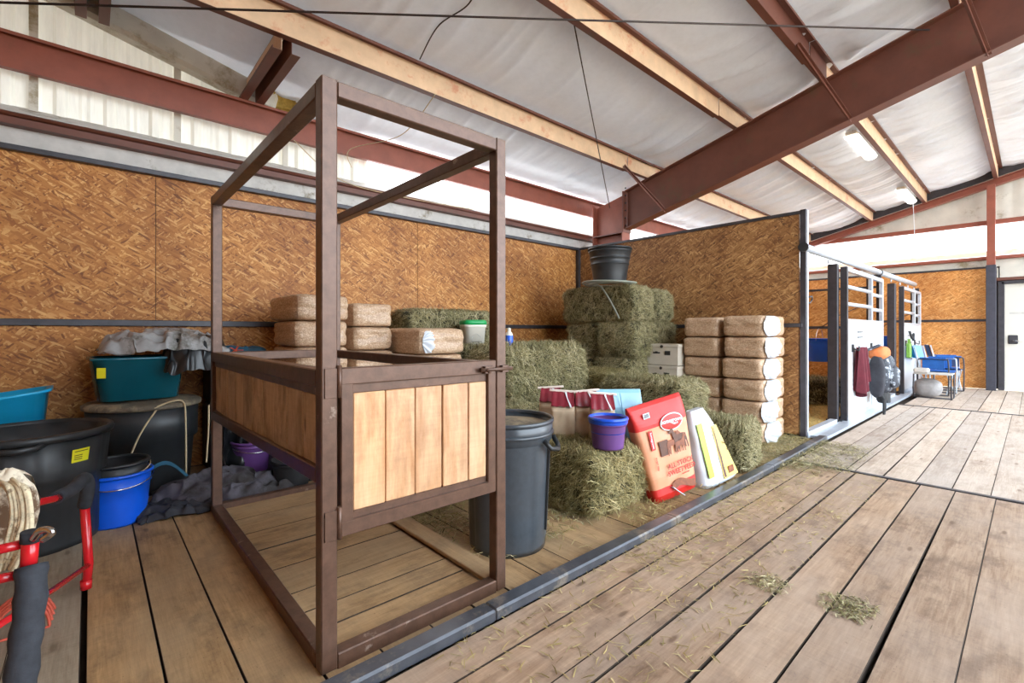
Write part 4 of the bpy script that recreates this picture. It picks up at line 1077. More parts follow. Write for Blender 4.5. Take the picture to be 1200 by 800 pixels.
m = MB(); m.tube([(-0.05, -0.125, 0.04), (-0.05, -0.13, 0.09), (0, -0.13, 0.125), (0.05, -0.13, 0.09), (0.05, -0.125, 0.04), (-0.05, -0.125, 0.04)], 0.003, 5); m.build('faint_emblem', M['grey_strip'], wp)
# blue and white bottle on shaggy bale
sb = thing('spray_bottle', 'blue and white plastic bottle on the shaggy bale behind crate post', 'bottle', (3.0, 3.38, 0.985))
m = MB(); m.lathe([(0, 0), (0.035, 0), (0.038, 0.01), (0.038, 0.13), (0.03, 0.15), (0.015, 0.165), (0.015, 0.18), (0, 0.18)], 20); m.build('body', M['white_plastic'], sb)
m = MB(); m.lathe([(0.0385, 0.03), (0.0395, 0.035), (0.0395, 0.12), (0.0385, 0.125)], 20); m.build('label_band', M['blue'], sb)
m = MB(); m.lathe([(0.018, 0.165), (0.018, 0.195), (0, 0.2)], 14); m.build('cap', M['white_plastic'], sb)
# black muck tub on the left
mt = thing('muck_tub', 'large open black plastic tub at left edge with yellow sticker', 'tub', (-0.24, 3.66, 0)); mt.scale = (0.88, 0.88, 1)
m = MB(); m.lathe([(0, 0.005), (0.31, 0.005), (0.322, 0.0), (0.326, 0.03), (0.342, 0.36), (0.352, 0.365), (0.354, 0.39), (0.375, 0.60), (0.365, 0.60), (0.342, 0.38), (0.31, 0.015), (0, 0.015)], 96, mod=lambda a, z: 1 + 0.010 * max(-1, min(1, 5 * math.cos(a * 10)))); m.build('body', M['black'], mt)
m = MB(); m.lathe([(0.364, 0.585), (0.392, 0.58), (0.398, 0.60), (0.392, 0.615), (0.37, 0.618), (0.364, 0.60)], 64); m.build('rim', M['black'], mt)
for a0 in (R(-95), R(85)):
    m = MB(); P = lambda q, r_, z: (r_ * math.cos(a0 + q), r_ * math.sin(a0 + q), z)
    m.tube([P(-0.3, 0.375, 0.58), P(-0.2, 0.41, 0.57), P(0.0, 0.425, 0.565), P(0.2, 0.41, 0.57), P(0.3, 0.375, 0.58)], 0.014, 8); m.build('handle', M['black'], mt)
a0 = R(-52)
m = MB(); m.surf(lambda u, v: ((0.366 + 0.012 * v) * math.cos(a0 - 0.12 + 0.26 * u), (0.366 + 0.012 * v) * math.sin(a0 - 0.12 + 0.26 * u), 0.455 + 0.07 * v), 6, 1); st = m.build('sticker', M['yellow'], mt)
m = MB()
for v_ in (0.2, 0.35, 0.5, 0.8):
    m.surf(lambda u, v: ((0.3685 + 0.012 * v_) * math.cos(a0 - 0.09 + (0.12 if v_ < .6 else 0.2) * u), (0.3685 + 0.012 * v_) * math.sin(a0 - 0.09 + (0.12 if v_ < .6 else 0.2) * u), 0.455 + 0.07 * v_ + 0.004 * v), 4, 1)
m.build('print', M['ink'], st)
# turquoise bin behind it
def rbox(mb, lx, ly, z0, z1, k0, k1, n=40, ex=6, mi=0, t_=0.006):
    def ring(sx, z):
        out = []
        for i in range(n):
            a = 2 * math.pi * i / n; c_, s_ = math.cos(a), math.sin(a); q = (abs(c_) ** ex + abs(s_) ** ex) ** (-1 / ex); out.append((lx / 2 * sx * c_ * q, ly / 2 * sx * s_ * q, z))
        return out
    stack(mb, [ring(k0, z0), ring(k1, z1 - 0.02), ring(k1 + 0.04, z1 - 0.018), ring(k1 + 0.045, z1), ring(k1 - t_ / lx * 2, z1), ring(k0 - t_ / lx * 2, z0 + 0.01)], mi)
m = MB(); rbox(m, 1.0, 0.40, 0, 0.34, 0.85, 1.0); o = m.build('plastic_bin', M['turq']); o.location = (-0.66, 4.50, 0.36); o.rotation_euler = (0, R(-8), 0); tag(o, 'turquoise plastic bin behind the large black tub', 'bin')
m = MB(); m.box((0, 0, 0.16), (1.0, 0.36, 0.32), ch=.02); o = m.build('storage_box', M['black']); o.location = (-0.7, 4.5, 0); tag(o, 'dark box under turquoise bin behind the black tub', 'box')
# blue bucket with black bucket nested
bb = bucket('water_bucket', 'bright blue bucket on floor beside the black tub', 'bucket', (0.12, 3.72, 0), 0.142, 0.170, 0.30, M['blue'], M['blue'], rings=(0.8,), handle=True)
bk2 = bucket('rubber_bucket', 'black bucket nested inside the bright blue bucket', 'bucket', (0.115, 3.725, 0.075), 0.135, 0.158, 0.285, M['black'], M['black'], rings=(), handle=True, hmat='twine')
m = MB(); m.surf(lambda u, v: (0.30 + 0.28 * u, 3.75 + 0.2 * u, 0.27 - 0.22 * u ** 2 + 0.025 * v + 0.02 * math.sin(6 * u)), 12, 1); tag(m.build('nylon_strap', M['teal_cloth']), 'blue nylon strap drooping from the blue bucket to floor', 'strap')
# black lidded can
c2 = thing('lidded_can', 'round black can with dusty lid standing under the teal tote', 'trash can', (0.30, 4.40, 0))
m = MB(); m.lathe([(0, 0), (0.27, 0), (0.275, 0.01), (0.30, 0.36), (0.325, 0.37), (0.33, 0.62), (0.32, 0.62), (0.0, 0.62)], 56, mod=lambda a, z: 1 + 0.006 * math.cos(a * 8)); m.build('body', M['black'], c2)
m = MB(); m.lathe([(0.335, 0.60), (0.35, 0.605), (0.352, 0.63), (0.33, 0.645), (0.15, 0.655), (0, 0.665)], 56); m.build('lid', M['lid'], c2)
m = MB(); m.tube(catpts([(0.05, -0.34, 0.62), (-0.05, -0.36, 0.45), (-0.13, -0.37, 0.22)], 6), 0.006, 6); m.tube(catpts([(0.03, -0.345, 0.62), (0.12, -0.34, 0.655), (0.2, -0.30, 0.64), (0.215, -0.29, 0.5), (0.215, -0.31, 0.1)], 6), 0.006, 6); m.build('tie_rope', M['twine'], c2)
# teal tote
tt = thing('plastic_tote', 'dark teal plastic tote with yellow tag on the lidded can', 'tote', (0.26, 4.40, 0.668), R(3))
m = MB(); rbox(m, 0.54, 0.44, 0, 0.30, 0.84, 0.98); m.build('body', M['teal'], tt)
m = MB(); m.box((-0.215, -0.2, 0.2), (0.05, 0.004, 0.07), Matrix.Rotation(R(-30), 3, 'Z')); m.build('tag', M['yellow'], tt)
def crumple(name, cx, cy, z0, lx, ly, hh, mat, lab, cat, seed, n=60, freq=5, rug=0.05, drape=0.0, rz=0.0):
    m = MB()
    def fn(u, v):
        x, y = (u - 0.5) * lx, (v - 0.5) * ly
        e = max(abs(2 * u - 1), abs(2 * v - 1)); r_ = math.hypot(2 * u - 1, 2 * v - 1)
        f_ = max(0.0, 1 - r_ ** 2 * 0.75)
        w1 = nz(x * freq + seed, y * freq, 1.5); w2 = nz(x * freq * 2.6, y * freq * 2.6 + seed, 2.5)
        z = hh * f_ ** 0.5 * (0.75 + 0.5 * w1) + rug * (1 - abs(w1) * 2) + rug * 0.6 * (1 - abs(w2) * 2.5)
        z = z * min(1, (1.06 - e) * 6)
        if drape and e > 0.75: z -= (e - 0.75) * 4 * drape
        return (x + 0.04 * w2 + 0.05 * nz(y * 4, seed), y + 0.04 * nz(x * freq * 2, y * 3, seed) + 0.05 * nz(x * 4, seed), max(z, -drape) if drape else max(z, 0.004))
    m.surf(fn, n, n); m.surf(lambda u, v: tuple(Vector(fn(u, v)) - Vector((0, 0, 0.004))), n, n)
    o = m.build(name, mat, uv=False); o.location = (cx, cy, z0); o.rotation_euler[2] = rz
    return tag(o, lab, cat)
crumple('folded_tarp', 0.42, 4.40, 0.985, 0.74, 0.60, 0.17, M['tarp'], 'crumpled grey tarpaulin piled on the teal tote', 'tarp', 3, rug=0.045, freq=7)
crumple('plastic_sheet', 0.62, 4.36, 0.98, 0.42, 0.52, 0.10, M['bag_black'], 'black plastic sheet hanging off the right of tarpaulin', 'plastic sheet', 9, drape=0.14, rug=0.05, freq=9)
m = MB(); m.surf(lambda u, v: (0.72 + 0.22 * u + 0.04 * nz(u * 6, v * 5), 4.18 + 0.05 * math.sin(u * 12 + v * 3) + 0.06 * nz(u * 5, v * 7), 0.95 - 0.88 * v), 24, 30)
m.surf(lambda u, v: (0.72 + 0.22 * u, 4.45, 0.95 - 0.88 * v), 4, 4)
tag(m.build('hanging_sheet', M['bag_black'], uv=False), 'black plastic sheet hanging to floor beside lidded can', 'plastic sheet')
m = MB(); m.box((0, 0, 0.28), (0.30, 0.34, 0.56), ch=.03); o = m.build('storage_box', M['black_soft']); o.location = (0.86, 4.58, 0); tag(o, 'dark box in the shade behind the purple bucket', 'box')
wirething('tie_rope', catpts([(0.66, 4.12, 0.6), (0.655, 4.11, 0.4), (0.64, 4.1, 0.18)]), 0.006, 'pale rope hanging beside the black plastic sheet', 'rope', 'twine')
crumple('blanket_heap', 0.62, 3.86, 0.0, 0.62, 0.52, 0.13, M['cloth'], 'heap of grey blankets on floor at the crate corner', 'blanket', 5, rug=0.05, freq=4.5)
crumple('blanket_heap', 0.90, 3.72, 0.0, 0.50, 0.34, 0.11, M['cloth'], 'grey blanket heap behind the crate post, right half', 'blanket', 15, rug=0.04, freq=5.5)
crumple('dark_cloth', 0.40, 3.66, 0.0, 0.44, 0.30, 0.05, M['cloth_dark'], 'flat black cloth spread on floor left of the crate', 'cloth', 8, rug=0.03, freq=9)
crumple('teal_bag', 0.92, 4.42, 0.93, 0.44, 0.36, 0.10, M['teal_cloth'], 'blue-grey padded bag with red star behind crate rail', 'bag', 12, rug=0.02, freq=5)
m = MB()
for k_ in range(5):
    a = k_ * math.pi * 0.4; m.bar((0.86, 4.24, 1.0), (0.86 + 0.05 * math.cos(a), 4.22, 1.0 + 0.035 * math.sin(a)), 0.012, 0.006)
tag(m.build('star_tag', plain('red_star', col(200, 80, 56))), 'small red star shape on the blue-grey bag', 'tag')
m = MB(); m.box((0, 0, 0.18), (0.42, 0.36, 0.36), ch=.02); o = m.build('storage_box', M['black_soft']); o.location = (0.93, 4.58, 0.565); o.scale = (1, 1, 1); o.rotation_euler[2] = 0.02; tag(o, 'dark box that the blue-grey bag lies on', 'box')
bucket('small_bucket', 'purple bucket under the crate side rail behind blankets', 'bucket', (0.98, 4.22, 0), 0.125, 0.15, 0.27, M['purple'], M['purple'], handle=True)
bucket('rubber_pan', 'low black rubber tub below the crate side panel', 'tub', (1.12, 3.70, 0), 0.11, 0.14, 0.20, M['black_soft'], M['black_soft'], handle=False)
bucket('rubber_pan', 'wide black rubber pan on floor seen beneath crate gate', 'tub', (1.68, 2.76, 0), 0.17, 0.22, 0.13, M['black_soft'], M['black_soft'], handle=False)

# ---------------------------------------------------------------- cartons
for i, lab in enumerate(('topmost white carton with dark print beside shavings stack', 'second white carton from the top beside shavings stack', 'third white carton from the top beside shavings stack', 'lowest white carton beside shavings stack')):
    z0 = 0.755 - i * 0.25
    t_ = thing('carton', lab, 'carton', (5.12 + (0.0, -0.02, 0.02, 0)[i], 2.90, z0 + 0.003), 0, 'white cartons beside the shavings')
    m = MB(); m.box((0, 0, 0.12), (0.32, 0.40, 0.24), ch=.004); m.build('box', M['carton'], t_)
    m = MB(); m.box((0, 0, 0.225), (0.335, 0.415, 0.035), ch=.004); m.build('lid_flap', M['carton'], t_)
    m = MB(); m.box((-0.163, -0.07, 0.14), (0.003, 0.07, 0.05)); m.box((-0.163, 0.07, 0.14), (0.003, 0.09, 0.018)); m.box((-0.163, 0.07, 0.15), (0.003, 0.03, 0.012)); m.build('printed_mark', M['ink'], t_)
    m = MB(); m.lathe([(0.0, 0), (0.018, 0.0), (0.018, 0.004), (0, .004)], 12); o = m.build('hand_hole', M['ink'], t_); o.rotation_euler = (0, R(-90), 0); o.location = (-0.168, 0.0, 0.215)

# ---------------------------------------------------------------- feed bags
def bag_shell(w_, hh, th, seed, top=0.02, n=40, k=28, wr=0.004, shear=0.0, taper=0.0, split=None):
    """closed pillow, front toward -y; split: list of z fractions -> material index by height"""
    m = MB()
    def ring(v):
        tz = th / 2 * (min(1, v * 7 + 0.55) * min(1, ((1 - v) * 5) ** 0.6)) + top / 2
        out = []
        wv = w_ / 2 * (1 - taper * v)
        for i in range(n):
            a = 2 * math.pi * i / n; c_, s_ = math.cos(a), math.sin(a)
            q = (abs(c_) ** 6 + abs(s_) ** 6) ** (-1 / 6)
            x = wv * c_ * q; y = tz * s_ * q
            d_ = wr * nz(x * 14 + seed, v * hh * 12, s_ * 2 + seed) + wr * 0.8 * nz(x * 30, v * hh * 9 + seed, s_)
            out.append((x + shear * v * hh + d_, y + d_ * 1.2, v * hh))
        return out
    rings = [ring(j / k) for j in range(k + 1)]
    for j in range(k):
        v = (j + 0.5) / k; mi = 0
        if split:
            for z_, ii in split:
                if v > z_: mi = ii
        nn_ = n
        vv = rings[j] + rings[j + 1]
        m.add(vv, [(i, (i + 1) % nn_, nn_ + (i + 1) % nn_, nn_ + i) for i in range(nn_)], mi, True)
    m.add(rings[0], [tuple(range(n))[::-1]], 0); m.add(rings[-1], [tuple(range(n))], split[-1][1] if split else 0)
    return m
# red bag
def horse(mb, x, z, s_, y, mi=0, flip=1):
    body = [(-.5, .0), (-.45, .28), (-.2, .34), (.15, .32), (.35, .45), (.45, .72), (.55, .80), (.62, .74), (.80, .56), (.76, .48), (.6, .54), (.55, .3), (.48, .05), (.50, -.55), (.42, -.55), (.36, -.1), (.28, -.08), (.26, -.5), (.18, -.5), (.16, -.02), (-.2, -.02), (-.28, -.5), (-.36, -.5), (-.34, -.1), (-.42, -.15), (-.46, -.55), (-.54, -.55)]
    pts_ = [(x + flip * a * s_, z + b * s_) for a, b in body]
    if flip < 0: pts_ = pts_[::-1]
    mb.prism(pts_, y - 0.001, y, mi)
rb_ = thing('feed_bag', 'red and tan sweet feed bag with horses, leaning on the front bale', 'feed bag', (2.99, 1.665, 0.025), rot=(R(-7), R(-9.5), R(-14)))
m = bag_shell(0.385, 0.66, 0.10, 2, split=[(-1, 0), (0.13, 1), (0.74, 0)], taper=-0.3); m.build('bag_body', [M['bag_red'], M['bag_tan']], rb_, uv=False)
def fyz(z):
    v = z / 0.66
    return -(0.05 * min(1, v * 7 + 0.55) * min(1, (max(0.01, 1 - v) * 5) ** 0.6) + 0.0195)
fy = fyz(0.3)
m = MB(); m.box((-0.135, fyz(0.585), 0.585), (0.055, 0.003, 0.035)); bc = m.build('barcode_patch', M['white_film'], rb_)
m = MB(); 
for k_ in range(9): m.box((-0.155 + k_ * 0.005, fyz(0.585) - 0.002, 0.585), (0.0022, 0.001, 0.026))
m.build('barcode_lines', M['ink'], bc)
m = MB(); m.lathe([(0, 0), (1, 0), (1, 0.1), (0, 0.1)], 40); o = m.build('logo_oval', M['white_film'], rb_, (0.06, fyz(0.51) - 0.001, 0.5), uv=False); o.rotation_euler = (R(90), 0, 0); o.scale = (0.105, 0.058, 0.01)
m = MB(); m.lathe([(0, 0), (1, 0), (1, 0.1), (0, 0.1)], 40); o = m.build('logo_oval', M['bag_red'], rb_, (0.06, fyz(0.51) - 0.002, 0.5), uv=False); o.rotation_euler = (R(90), 0, 0); o.scale = (0.098, 0.051, 0.01)
text('homegrown', 0.040, M['white_film'], rb_, (0.06, fy - 0.004, 0.508), (R(90), R(3), 0)); text('FEEDS', 0.018, M['white_film'], rb_, (0.09, fy - 0.004, 0.482))
m = MB(); m.box((-0.145, fy - 0.001, 0.42), (0.036, 0.003, 0.13), ch=.001); m.build('side_logo', M['bag_red'], rb_)
text('homegrown', 0.022, M['white_film'], rb_, (-0.145, fy - 0.004, 0.42), (R(90), R(90), 0))
text('SWEET FEED', 0.016, M['bag_red'], rb_, (-0.14, fy - 0.002, 0.26), (R(90), R(90), 0))
text('ALL STOCK', 0.046, plain('dark_red_ink', col(176, 44, 36)), rb_, (0.06, fy - 0.005, 0.215)); text('SWEET FEED', 0.046, M['bag_red'], rb_, (0.06, fy - 0.005, 0.17))
text('16% PROTEIN', 0.012, M['bag_red'], rb_, (0.09, fy - 0.002, 0.138))
m = MB(); horse(m, 0.03, 0.345, 0.11, fy - 0.002); horse(m, 0.105, 0.365, 0.12, fy - 0.003, 1, -1); horse(m, 0.09, 0.33, 0.09, fy - 0.004, 0); m.box((-0.05, fy, 0.345), (0.08, 0.002, 0.10), mi=1)
m.build('horse_print', [M['horse'], M['horse2']], rb_)
m = MB(); m.bar((-0.06, fy - 0.004, 0.085), (0.03, fy - 0.004, 0.0), 0.02, 0.004); m.build('white_stripe', M['white_film'], rb_)
m = MB(); m.surf(lambda u, v: (-0.05 + 0.21 * u, fy - 0.002, 0.10 + 0.02 * math.sin(u * 5) - 0.05 * v), 8, 2); m.build('grain_print', M['horse'], rb_)
# pale blue bag behind
lb = thing('feed_bag', 'pale blue and white feed bag standing behind the red bag', 'feed bag', (2.95, 2.04, 0.02), R(-38))
m = bag_shell(0.36, 0.70, 0.12, 6, split=[(-1, 0), (0.45, 1)], shear=-0.08); m.build('bag_body', [M['white_film'], M['lightblue']], lb, uv=False)
for z in (0.28, 0.20): 
    m = MB(); m.box((-0.12, -0.076, z), (0.03, 0.003, 0.035)); m.build('printed_mark', M['ink'], lb)
m = MB(); m.bar((-0.0, -0.079, 0.33), (-0.05, -0.075, 0.68), 0.006, 0.004); m.build('center_fold', plain('blue_fold', col(100, 160, 196)), lb)
# green / yellow bag
gb = thing('feed_bag', 'white bag with lime green strip and yellow panel beside the kerb', 'feed bag', (3.50, 1.63, 0.02), rot=(R(-6), R(-6), R(-6)))
m = MB()
def gring(v):
    out = []; x0 = -0.19 + 0.03 * v; x1 = 0.24 - 0.24 * v ** 1.8; th = 0.08 * (1 - v * 0.75) + 0.01
    for i in range(26):
        a = 2 * math.pi * i / 26; c_, s_ = math.cos(a), math.sin(a); q = (abs(c_) ** 4 + abs(s_) ** 4) ** (-0.25)
        x = (x0 + x1) / 2 + (x1 - x0) / 2 * c_ * q; d_ = 0.006 * nz(x * 20, v * 8, s_ + 4)
        out.append((x + d_, th * s_ * q + d_, 0.56 * v))
    return out
rings = [gring(j / 24) for j in range(25)]
stack(m, rings); m.build('bag_body', M['white_film'], gb, uv=False)
def on_front(u0, u1, v0, v1, name, mat, off=0.003, top=None):
    m = MB()
    def fn(u, v):
        vv = v0 + (v1 - v0) * v; a0_, a1_ = u0, u1 - (top or 0) * v
        x = a0_ + (a1_ - a0_) * u; th = 0.08 * (1 - vv * 0.75) + 0.01
        d_ = 0.006 * nz(x * 20, vv * 8, 3.0)
        return (x + d_, -th - off - 0.002 + 0.0 * d_, 0.56 * vv)
    m.surf(fn, 8, 10); return m.build(name, mat, gb, uv=False)
on_front(-0.15, -0.085, 0.12, 0.82, 'lime_strip', M['lime']); on_front(0.02, 0.215, 0.03, 0.74, 'yellow_panel', M['gold'], 0.003, 0.13)
on_front(0.03, 0.06, 0.05, 0.72, 'dark_edge', M['horse2'], 0.004, 0.02)
m = MB(); m.tube([(0.10, -0.068, 0.28), (0.115, -0.072, 0.26), (0.13, -0.07, 0.275)], 0.002, 5); m.tube([(0.13, -0.078, 0.22), (0.145, -0.08, 0.205), (0.16, -0.078, 0.215)], 0.002, 5); m.build('bird_print', M['horse2'], gb)
m = MB(); m.box((0.13, -0.092, 0.07), (0.07, 0.002, 0.05)); m.build('printed_box', M['horse'], gb)
# four tan bags with maroon tops
for i, (x, y, rz, lab) in enumerate(((2.60, 2.42, R(-48), 'leftmost tan bag with maroon top beside the trash can'), (2.50, 2.20, R(-52), 'second tan bag with maroon top from the trash can'),
                                 (2.63, 2.10, R(-40), 'third tan bag with maroon top, behind the purple bucket'), (2.60, 1.93, R(-45), 'rightmost tan bag with maroon top, next to pale blue bag'))):
    t_ = thing('small_bag', lab, 'bag', (x + 0.05, y + 0.08, 0.39), rz, 'tan bags with maroon tops')
    m = bag_shell(0.17, 0.235, 0.12, i * 3, k=16, wr=0.006); m.build('bag_body', M['paper_brown'], t_, uv=False)
    m = MB(); m.surf(lambda u, v: ((u - 0.5) * 0.165 * (1 - 0.1 * v), -0.062 * (1 - v) ** 0.8 - 0.002, 0.225 + 0.10 * v + 0.004 * math.sin(u * 20)), 14, 8)
    m.surf(lambda u, v: ((0.5 - u) * 0.165 * (1 - 0.1 * v), 0.062 * (1 - v) ** 0.8 + 0.002, 0.225 + 0.10 * v), 14, 8)
    for s_ in (-1, 1): m.add([(s_ * 0.0825, -0.062, 0.225), (s_ * 0.0825, 0.062, 0.225), (s_ * 0.073, 0, 0.322)], [(0, 1, 2)])
    m.build('folded_top', M['maroon'], t_, uv=False)
    m = MB(); m.box((0.0, 0, 0.328), (0.20, 0.014, 0.016), Matrix.Rotation(R((-4, 3, -5, 4)[i]), 3, 'Y'), ch=.003); m.build('top_fold', M['white_tie'], t_)
    m = MB(); m.bar((0.02, -0.012, 0.32), (0.06, -0.066, 0.22), 0.02, 0.003); m.build('pale_tie', M['white_film'], t_)

# ---------------------------------------------------------------- red tube rack with halters, foreground left
rk = thing('saddle_rack', 'red tube rack with black foam grips in the left foreground', 'rack', (-0.09, 2.3, 0))
def rt(name, pts, r_, mat, rs=None):
    m = MB(); m.tube([(p[0] + 0.09, p[1] - 2.3, p[2]) for p in pts], r_, 12, rs=rs); return m.build(name, M[mat], rk, uv=False)
def up(u, v, t):      # building helper: turns a sight line and a distance into a point in metres
    r_ = (u - 600) / 550; return ((0.743 * r_ + 0.668) * t, (-0.668 * r_ + 0.743) * t, 1.15 - (v - 388) * t / 550)
A_ = up(101, 690, 2.08); A_ = (A_[0], A_[1], 0.012)
rt('leg', [A_, up(104, 660, 2.08), up(99, 590, 2.05)], 0.017, 'red'); rt('foot', [A_, (A_[0], A_[1], 0.05)], 0.021, 'red')
rt('foam_grip', catpts([up(99, 592, 2.05), up(103, 572, 2.03), up(99, 560, 2.0), up(86, 572, 1.9), up(66, 583, 1.8)], 5), 0.025, 'foam')
rt('crossbar', catpts([up(68, 583, 1.8), up(30, 591, 1.6), up(-40, 600, 1.4)], 4), 0.014, 'red')
rt('brace', [up(103, 662, 2.07), up(40, 706, 1.55), up(-30, 750, 1.3)], 0.010, 'red')
rt('upright', [up(36, 630, 1.2), up(33, 670, 1.2)], 0.017, 'red'); rt('collar', [up(37, 622, 1.2), up(36, 634, 1.2)], 0.021, 'foam')
gp = [up(37, 662, 1.2), up(36, 700, 1.18), up(30, 750, 1.16), up(24, 800, 1.14), up(20, 860, 1.13)]
rt('foam_grip', catpts(gp, 4), 0.033, 'foam', [0.031 + 0.0025 * math.sin(i * 1.9) for i in range(17)])
rt('upright', [up(20, 860, 1.13), (up(18, 900, 1.12)[0], up(18, 900, 1.12)[1], 0.01)], 0.02, 'red')
rt('crossbar', [up(40, 634, 1.22), up(-30, 650, 1.15)], 0.012, 'red'); rt('crossbar', [up(36, 670, 1.22), up(-30, 684, 1.15)], 0.012, 'red'); rt('crossbar', [up(20, 610, 1.5), up(-40, 640, 1.3)], 0.014, 'red')
rt('clamp', catpts([up(38, 632, 1.19), up(46, 622, 1.18), up(56, 620, 1.18), up(61, 624, 1.18), up(50, 632, 1.18)], 4), 0.008, 'chrome')
m = MB()
rnd = random.Random(4)
for k_ in range(9):
    u0 = rnd.uniform(0, 22); w0 = rnd.uniform(4, 12)
    pts_ = [up(u0 - 6, 560 + rnd.uniform(0, 10), 1.38), up(u0 + w0, 575 + rnd.uniform(-5, 8), 1.34), up(u0 + w0 + 5, 610 + rnd.uniform(-8, 8), 1.33), up(u0 + w0 - 3, 640 + rnd.uniform(-8, 8), 1.32), up(u0 - 6, 662 + rnd.uniform(-6, 8), 1.33)]
    m.tube(catpts(pts_, 6), rnd.uniform(0.004, 0.007), 6)
tag(m.build('rope_halters', M['rope'], uv=False), 'bundle of cream rope halters draped over the red rack', 'halter')
m = MB()
c_ = Vector(up(6, 598, 1.42))
m.surf(lambda u, v: tuple(c_ + Vector((0.075 * math.cos(2 * math.pi * u) * math.sin(math.pi * v), 0.06 * math.sin(2 * math.pi * u) * math.sin(math.pi * v), 0.12 * math.cos(math.pi * v))) * (1 + 0.15 * nz(u * 6, v * 6))), 24, 16)
tag(m.build('fleece_pad', M['spot'], uv=False), 'brown and white spotted fleece pad behind the rope halters', 'pad')
m = MB()
for k_ in range(4):
    q = up(25, 742, 1.75 + 0.02 * k_); m.tube([(q[0] + (0.075 + 0.006 * k_) * math.cos(a), q[1] + 0.02 * k_, max(0.02, q[2] + 0.0 + (0.11 + 0.006 * k_) * math.sin(a))) for a in [2 * math.pi * i / 28 for i in range(29)]], 0.005, 6, caps=False)
tag(m.build('cord_coil', M['orange'], uv=False), 'coil of orange-red cord hanging behind the black foam grip', 'cord')

# ---------------------------------------------------------------- stall things: buckets, backpack, jacket, chairs
bucket('hanging_bucket', 'blue bucket hanging in the first stall beside the dark post', 'bucket', (7.75, 2.05, 0.72), 0.125, 0.155, 0.32, M['blue'], M['blue'], droop=False)
bucket('hanging_bucket', 'blue bucket hanging behind the gap between the two doors', 'bucket', (11.8, 2.05, 0.69), 0.15, 0.17, 0.36, M['blue'], M['blue'], droop=False)
for (x, z, lab) in ((7.75, 1.19, 'thin cord holding blue bucket in first stall'), (11.8, 1.215, 'thin cord holding blue bucket in second stall')):
    wirething('bucket_cord', [(x, 2.05, z), (x + 0.12, 1.85, z + 0.18), (x + 0.2, 1.60, 1.50)], 0.006, lab, 'cord')
bp = thing('backpack', 'black and white patterned backpack with orange top on stall door', 'backpack', (8.30, 1.42, 0.46), R(-8))
def blob(m, c_, rx, ry, rz_, seed, e=3.0, nu=24, nv=16, mi=0, amp=0.08):
    def fn(u, v):
        a = 2 * math.pi * u; b = math.pi * (v - 0.5); x, y, z = math.cos(b) * math.cos(a), math.cos(b) * math.sin(a), math.sin(b)
        q = (abs(x) ** e + abs(y) ** e + abs(z) ** e) ** (-1 / e); k_ = 1 + amp * nz(x * 2.5 + seed, y * 2.5, z * 2.5)
        return (c_[0] + rx * x * q * k_, c_[1] + ry * y * q * k_, c_[2] + rz_ * z * q * k_)
    m.surf(fn, nu, nv, mi)
m = MB(); blob(m, (0, 0, 0.10), 0.20, 0.12, 0.27, 2); m.build('main_pack', M['camo'], bp, uv=False)
m = MB(); blob(m, (0.03, -0.10, 0.05), 0.13, 0.07, 0.15, 5); m.build('front_pocket', M['camo'], bp, uv=False)
m = MB(); blob(m, (-0.06, 0.02, 0.38), 0.18, 0.10, 0.10, 8); m.build('orange_top', M['orange_fab'], bp, uv=False)
m = MB(); blob(m, (-0.22, 0.0, 0.06), 0.06, 0.09, 0.28, 9); m.build('dark_side', M['cloth_dark'], bp, uv=False)
m = MB(); blob(m, (0.02, 0.02, -0.20), 0.09, 0.06, 0.12, 3); m.build('bottom_pouch', M['black_soft'], bp, uv=False)
m = MB(); m.tube(catpts([(-0.12, -0.02, -0.20), (-0.10, -0.05, -0.30), (-0.12, -0.05, -0.43)], 5), 0.02, 8); m.box((-0.12, -0.05, -0.37), (0.05, 0.02, 0.2)); m.build('strap', M['black_soft'], bp)
m = MB(); m.tube(catpts([(-0.3, 0.1, 0.42), (-0.15, -0.02, 0.5), (0.0, 0.1, 0.47)], 5), 0.018, 8); m.build('shoulder_strap', M['camo'], bp)
m = MB()
m.surf(lambda u, v: (7.40 + 0.30 * u + 0.02 * v, 1.50 + 0.04 * math.sin(u * 16 + 1) * (0.4 + v), 0.94 - (0.5 + 0.16 * (1 - abs(2 * u - 0.7))) * v), 30, 16)
m.surf(lambda u, v: (7.40 + 0.30 * u + 0.02 * v, 1.53 + 0.04 * math.sin(u * 16 + 1) * (0.4 + v), 0.94 - (0.5 + 0.16 * (1 - abs(2 * u - 0.7))) * v), 30, 16)
tag(m.build('jacket', M['maroon_fab'], uv=False), 'maroon cloth hanging on the stall door left of backpack', 'jacket')
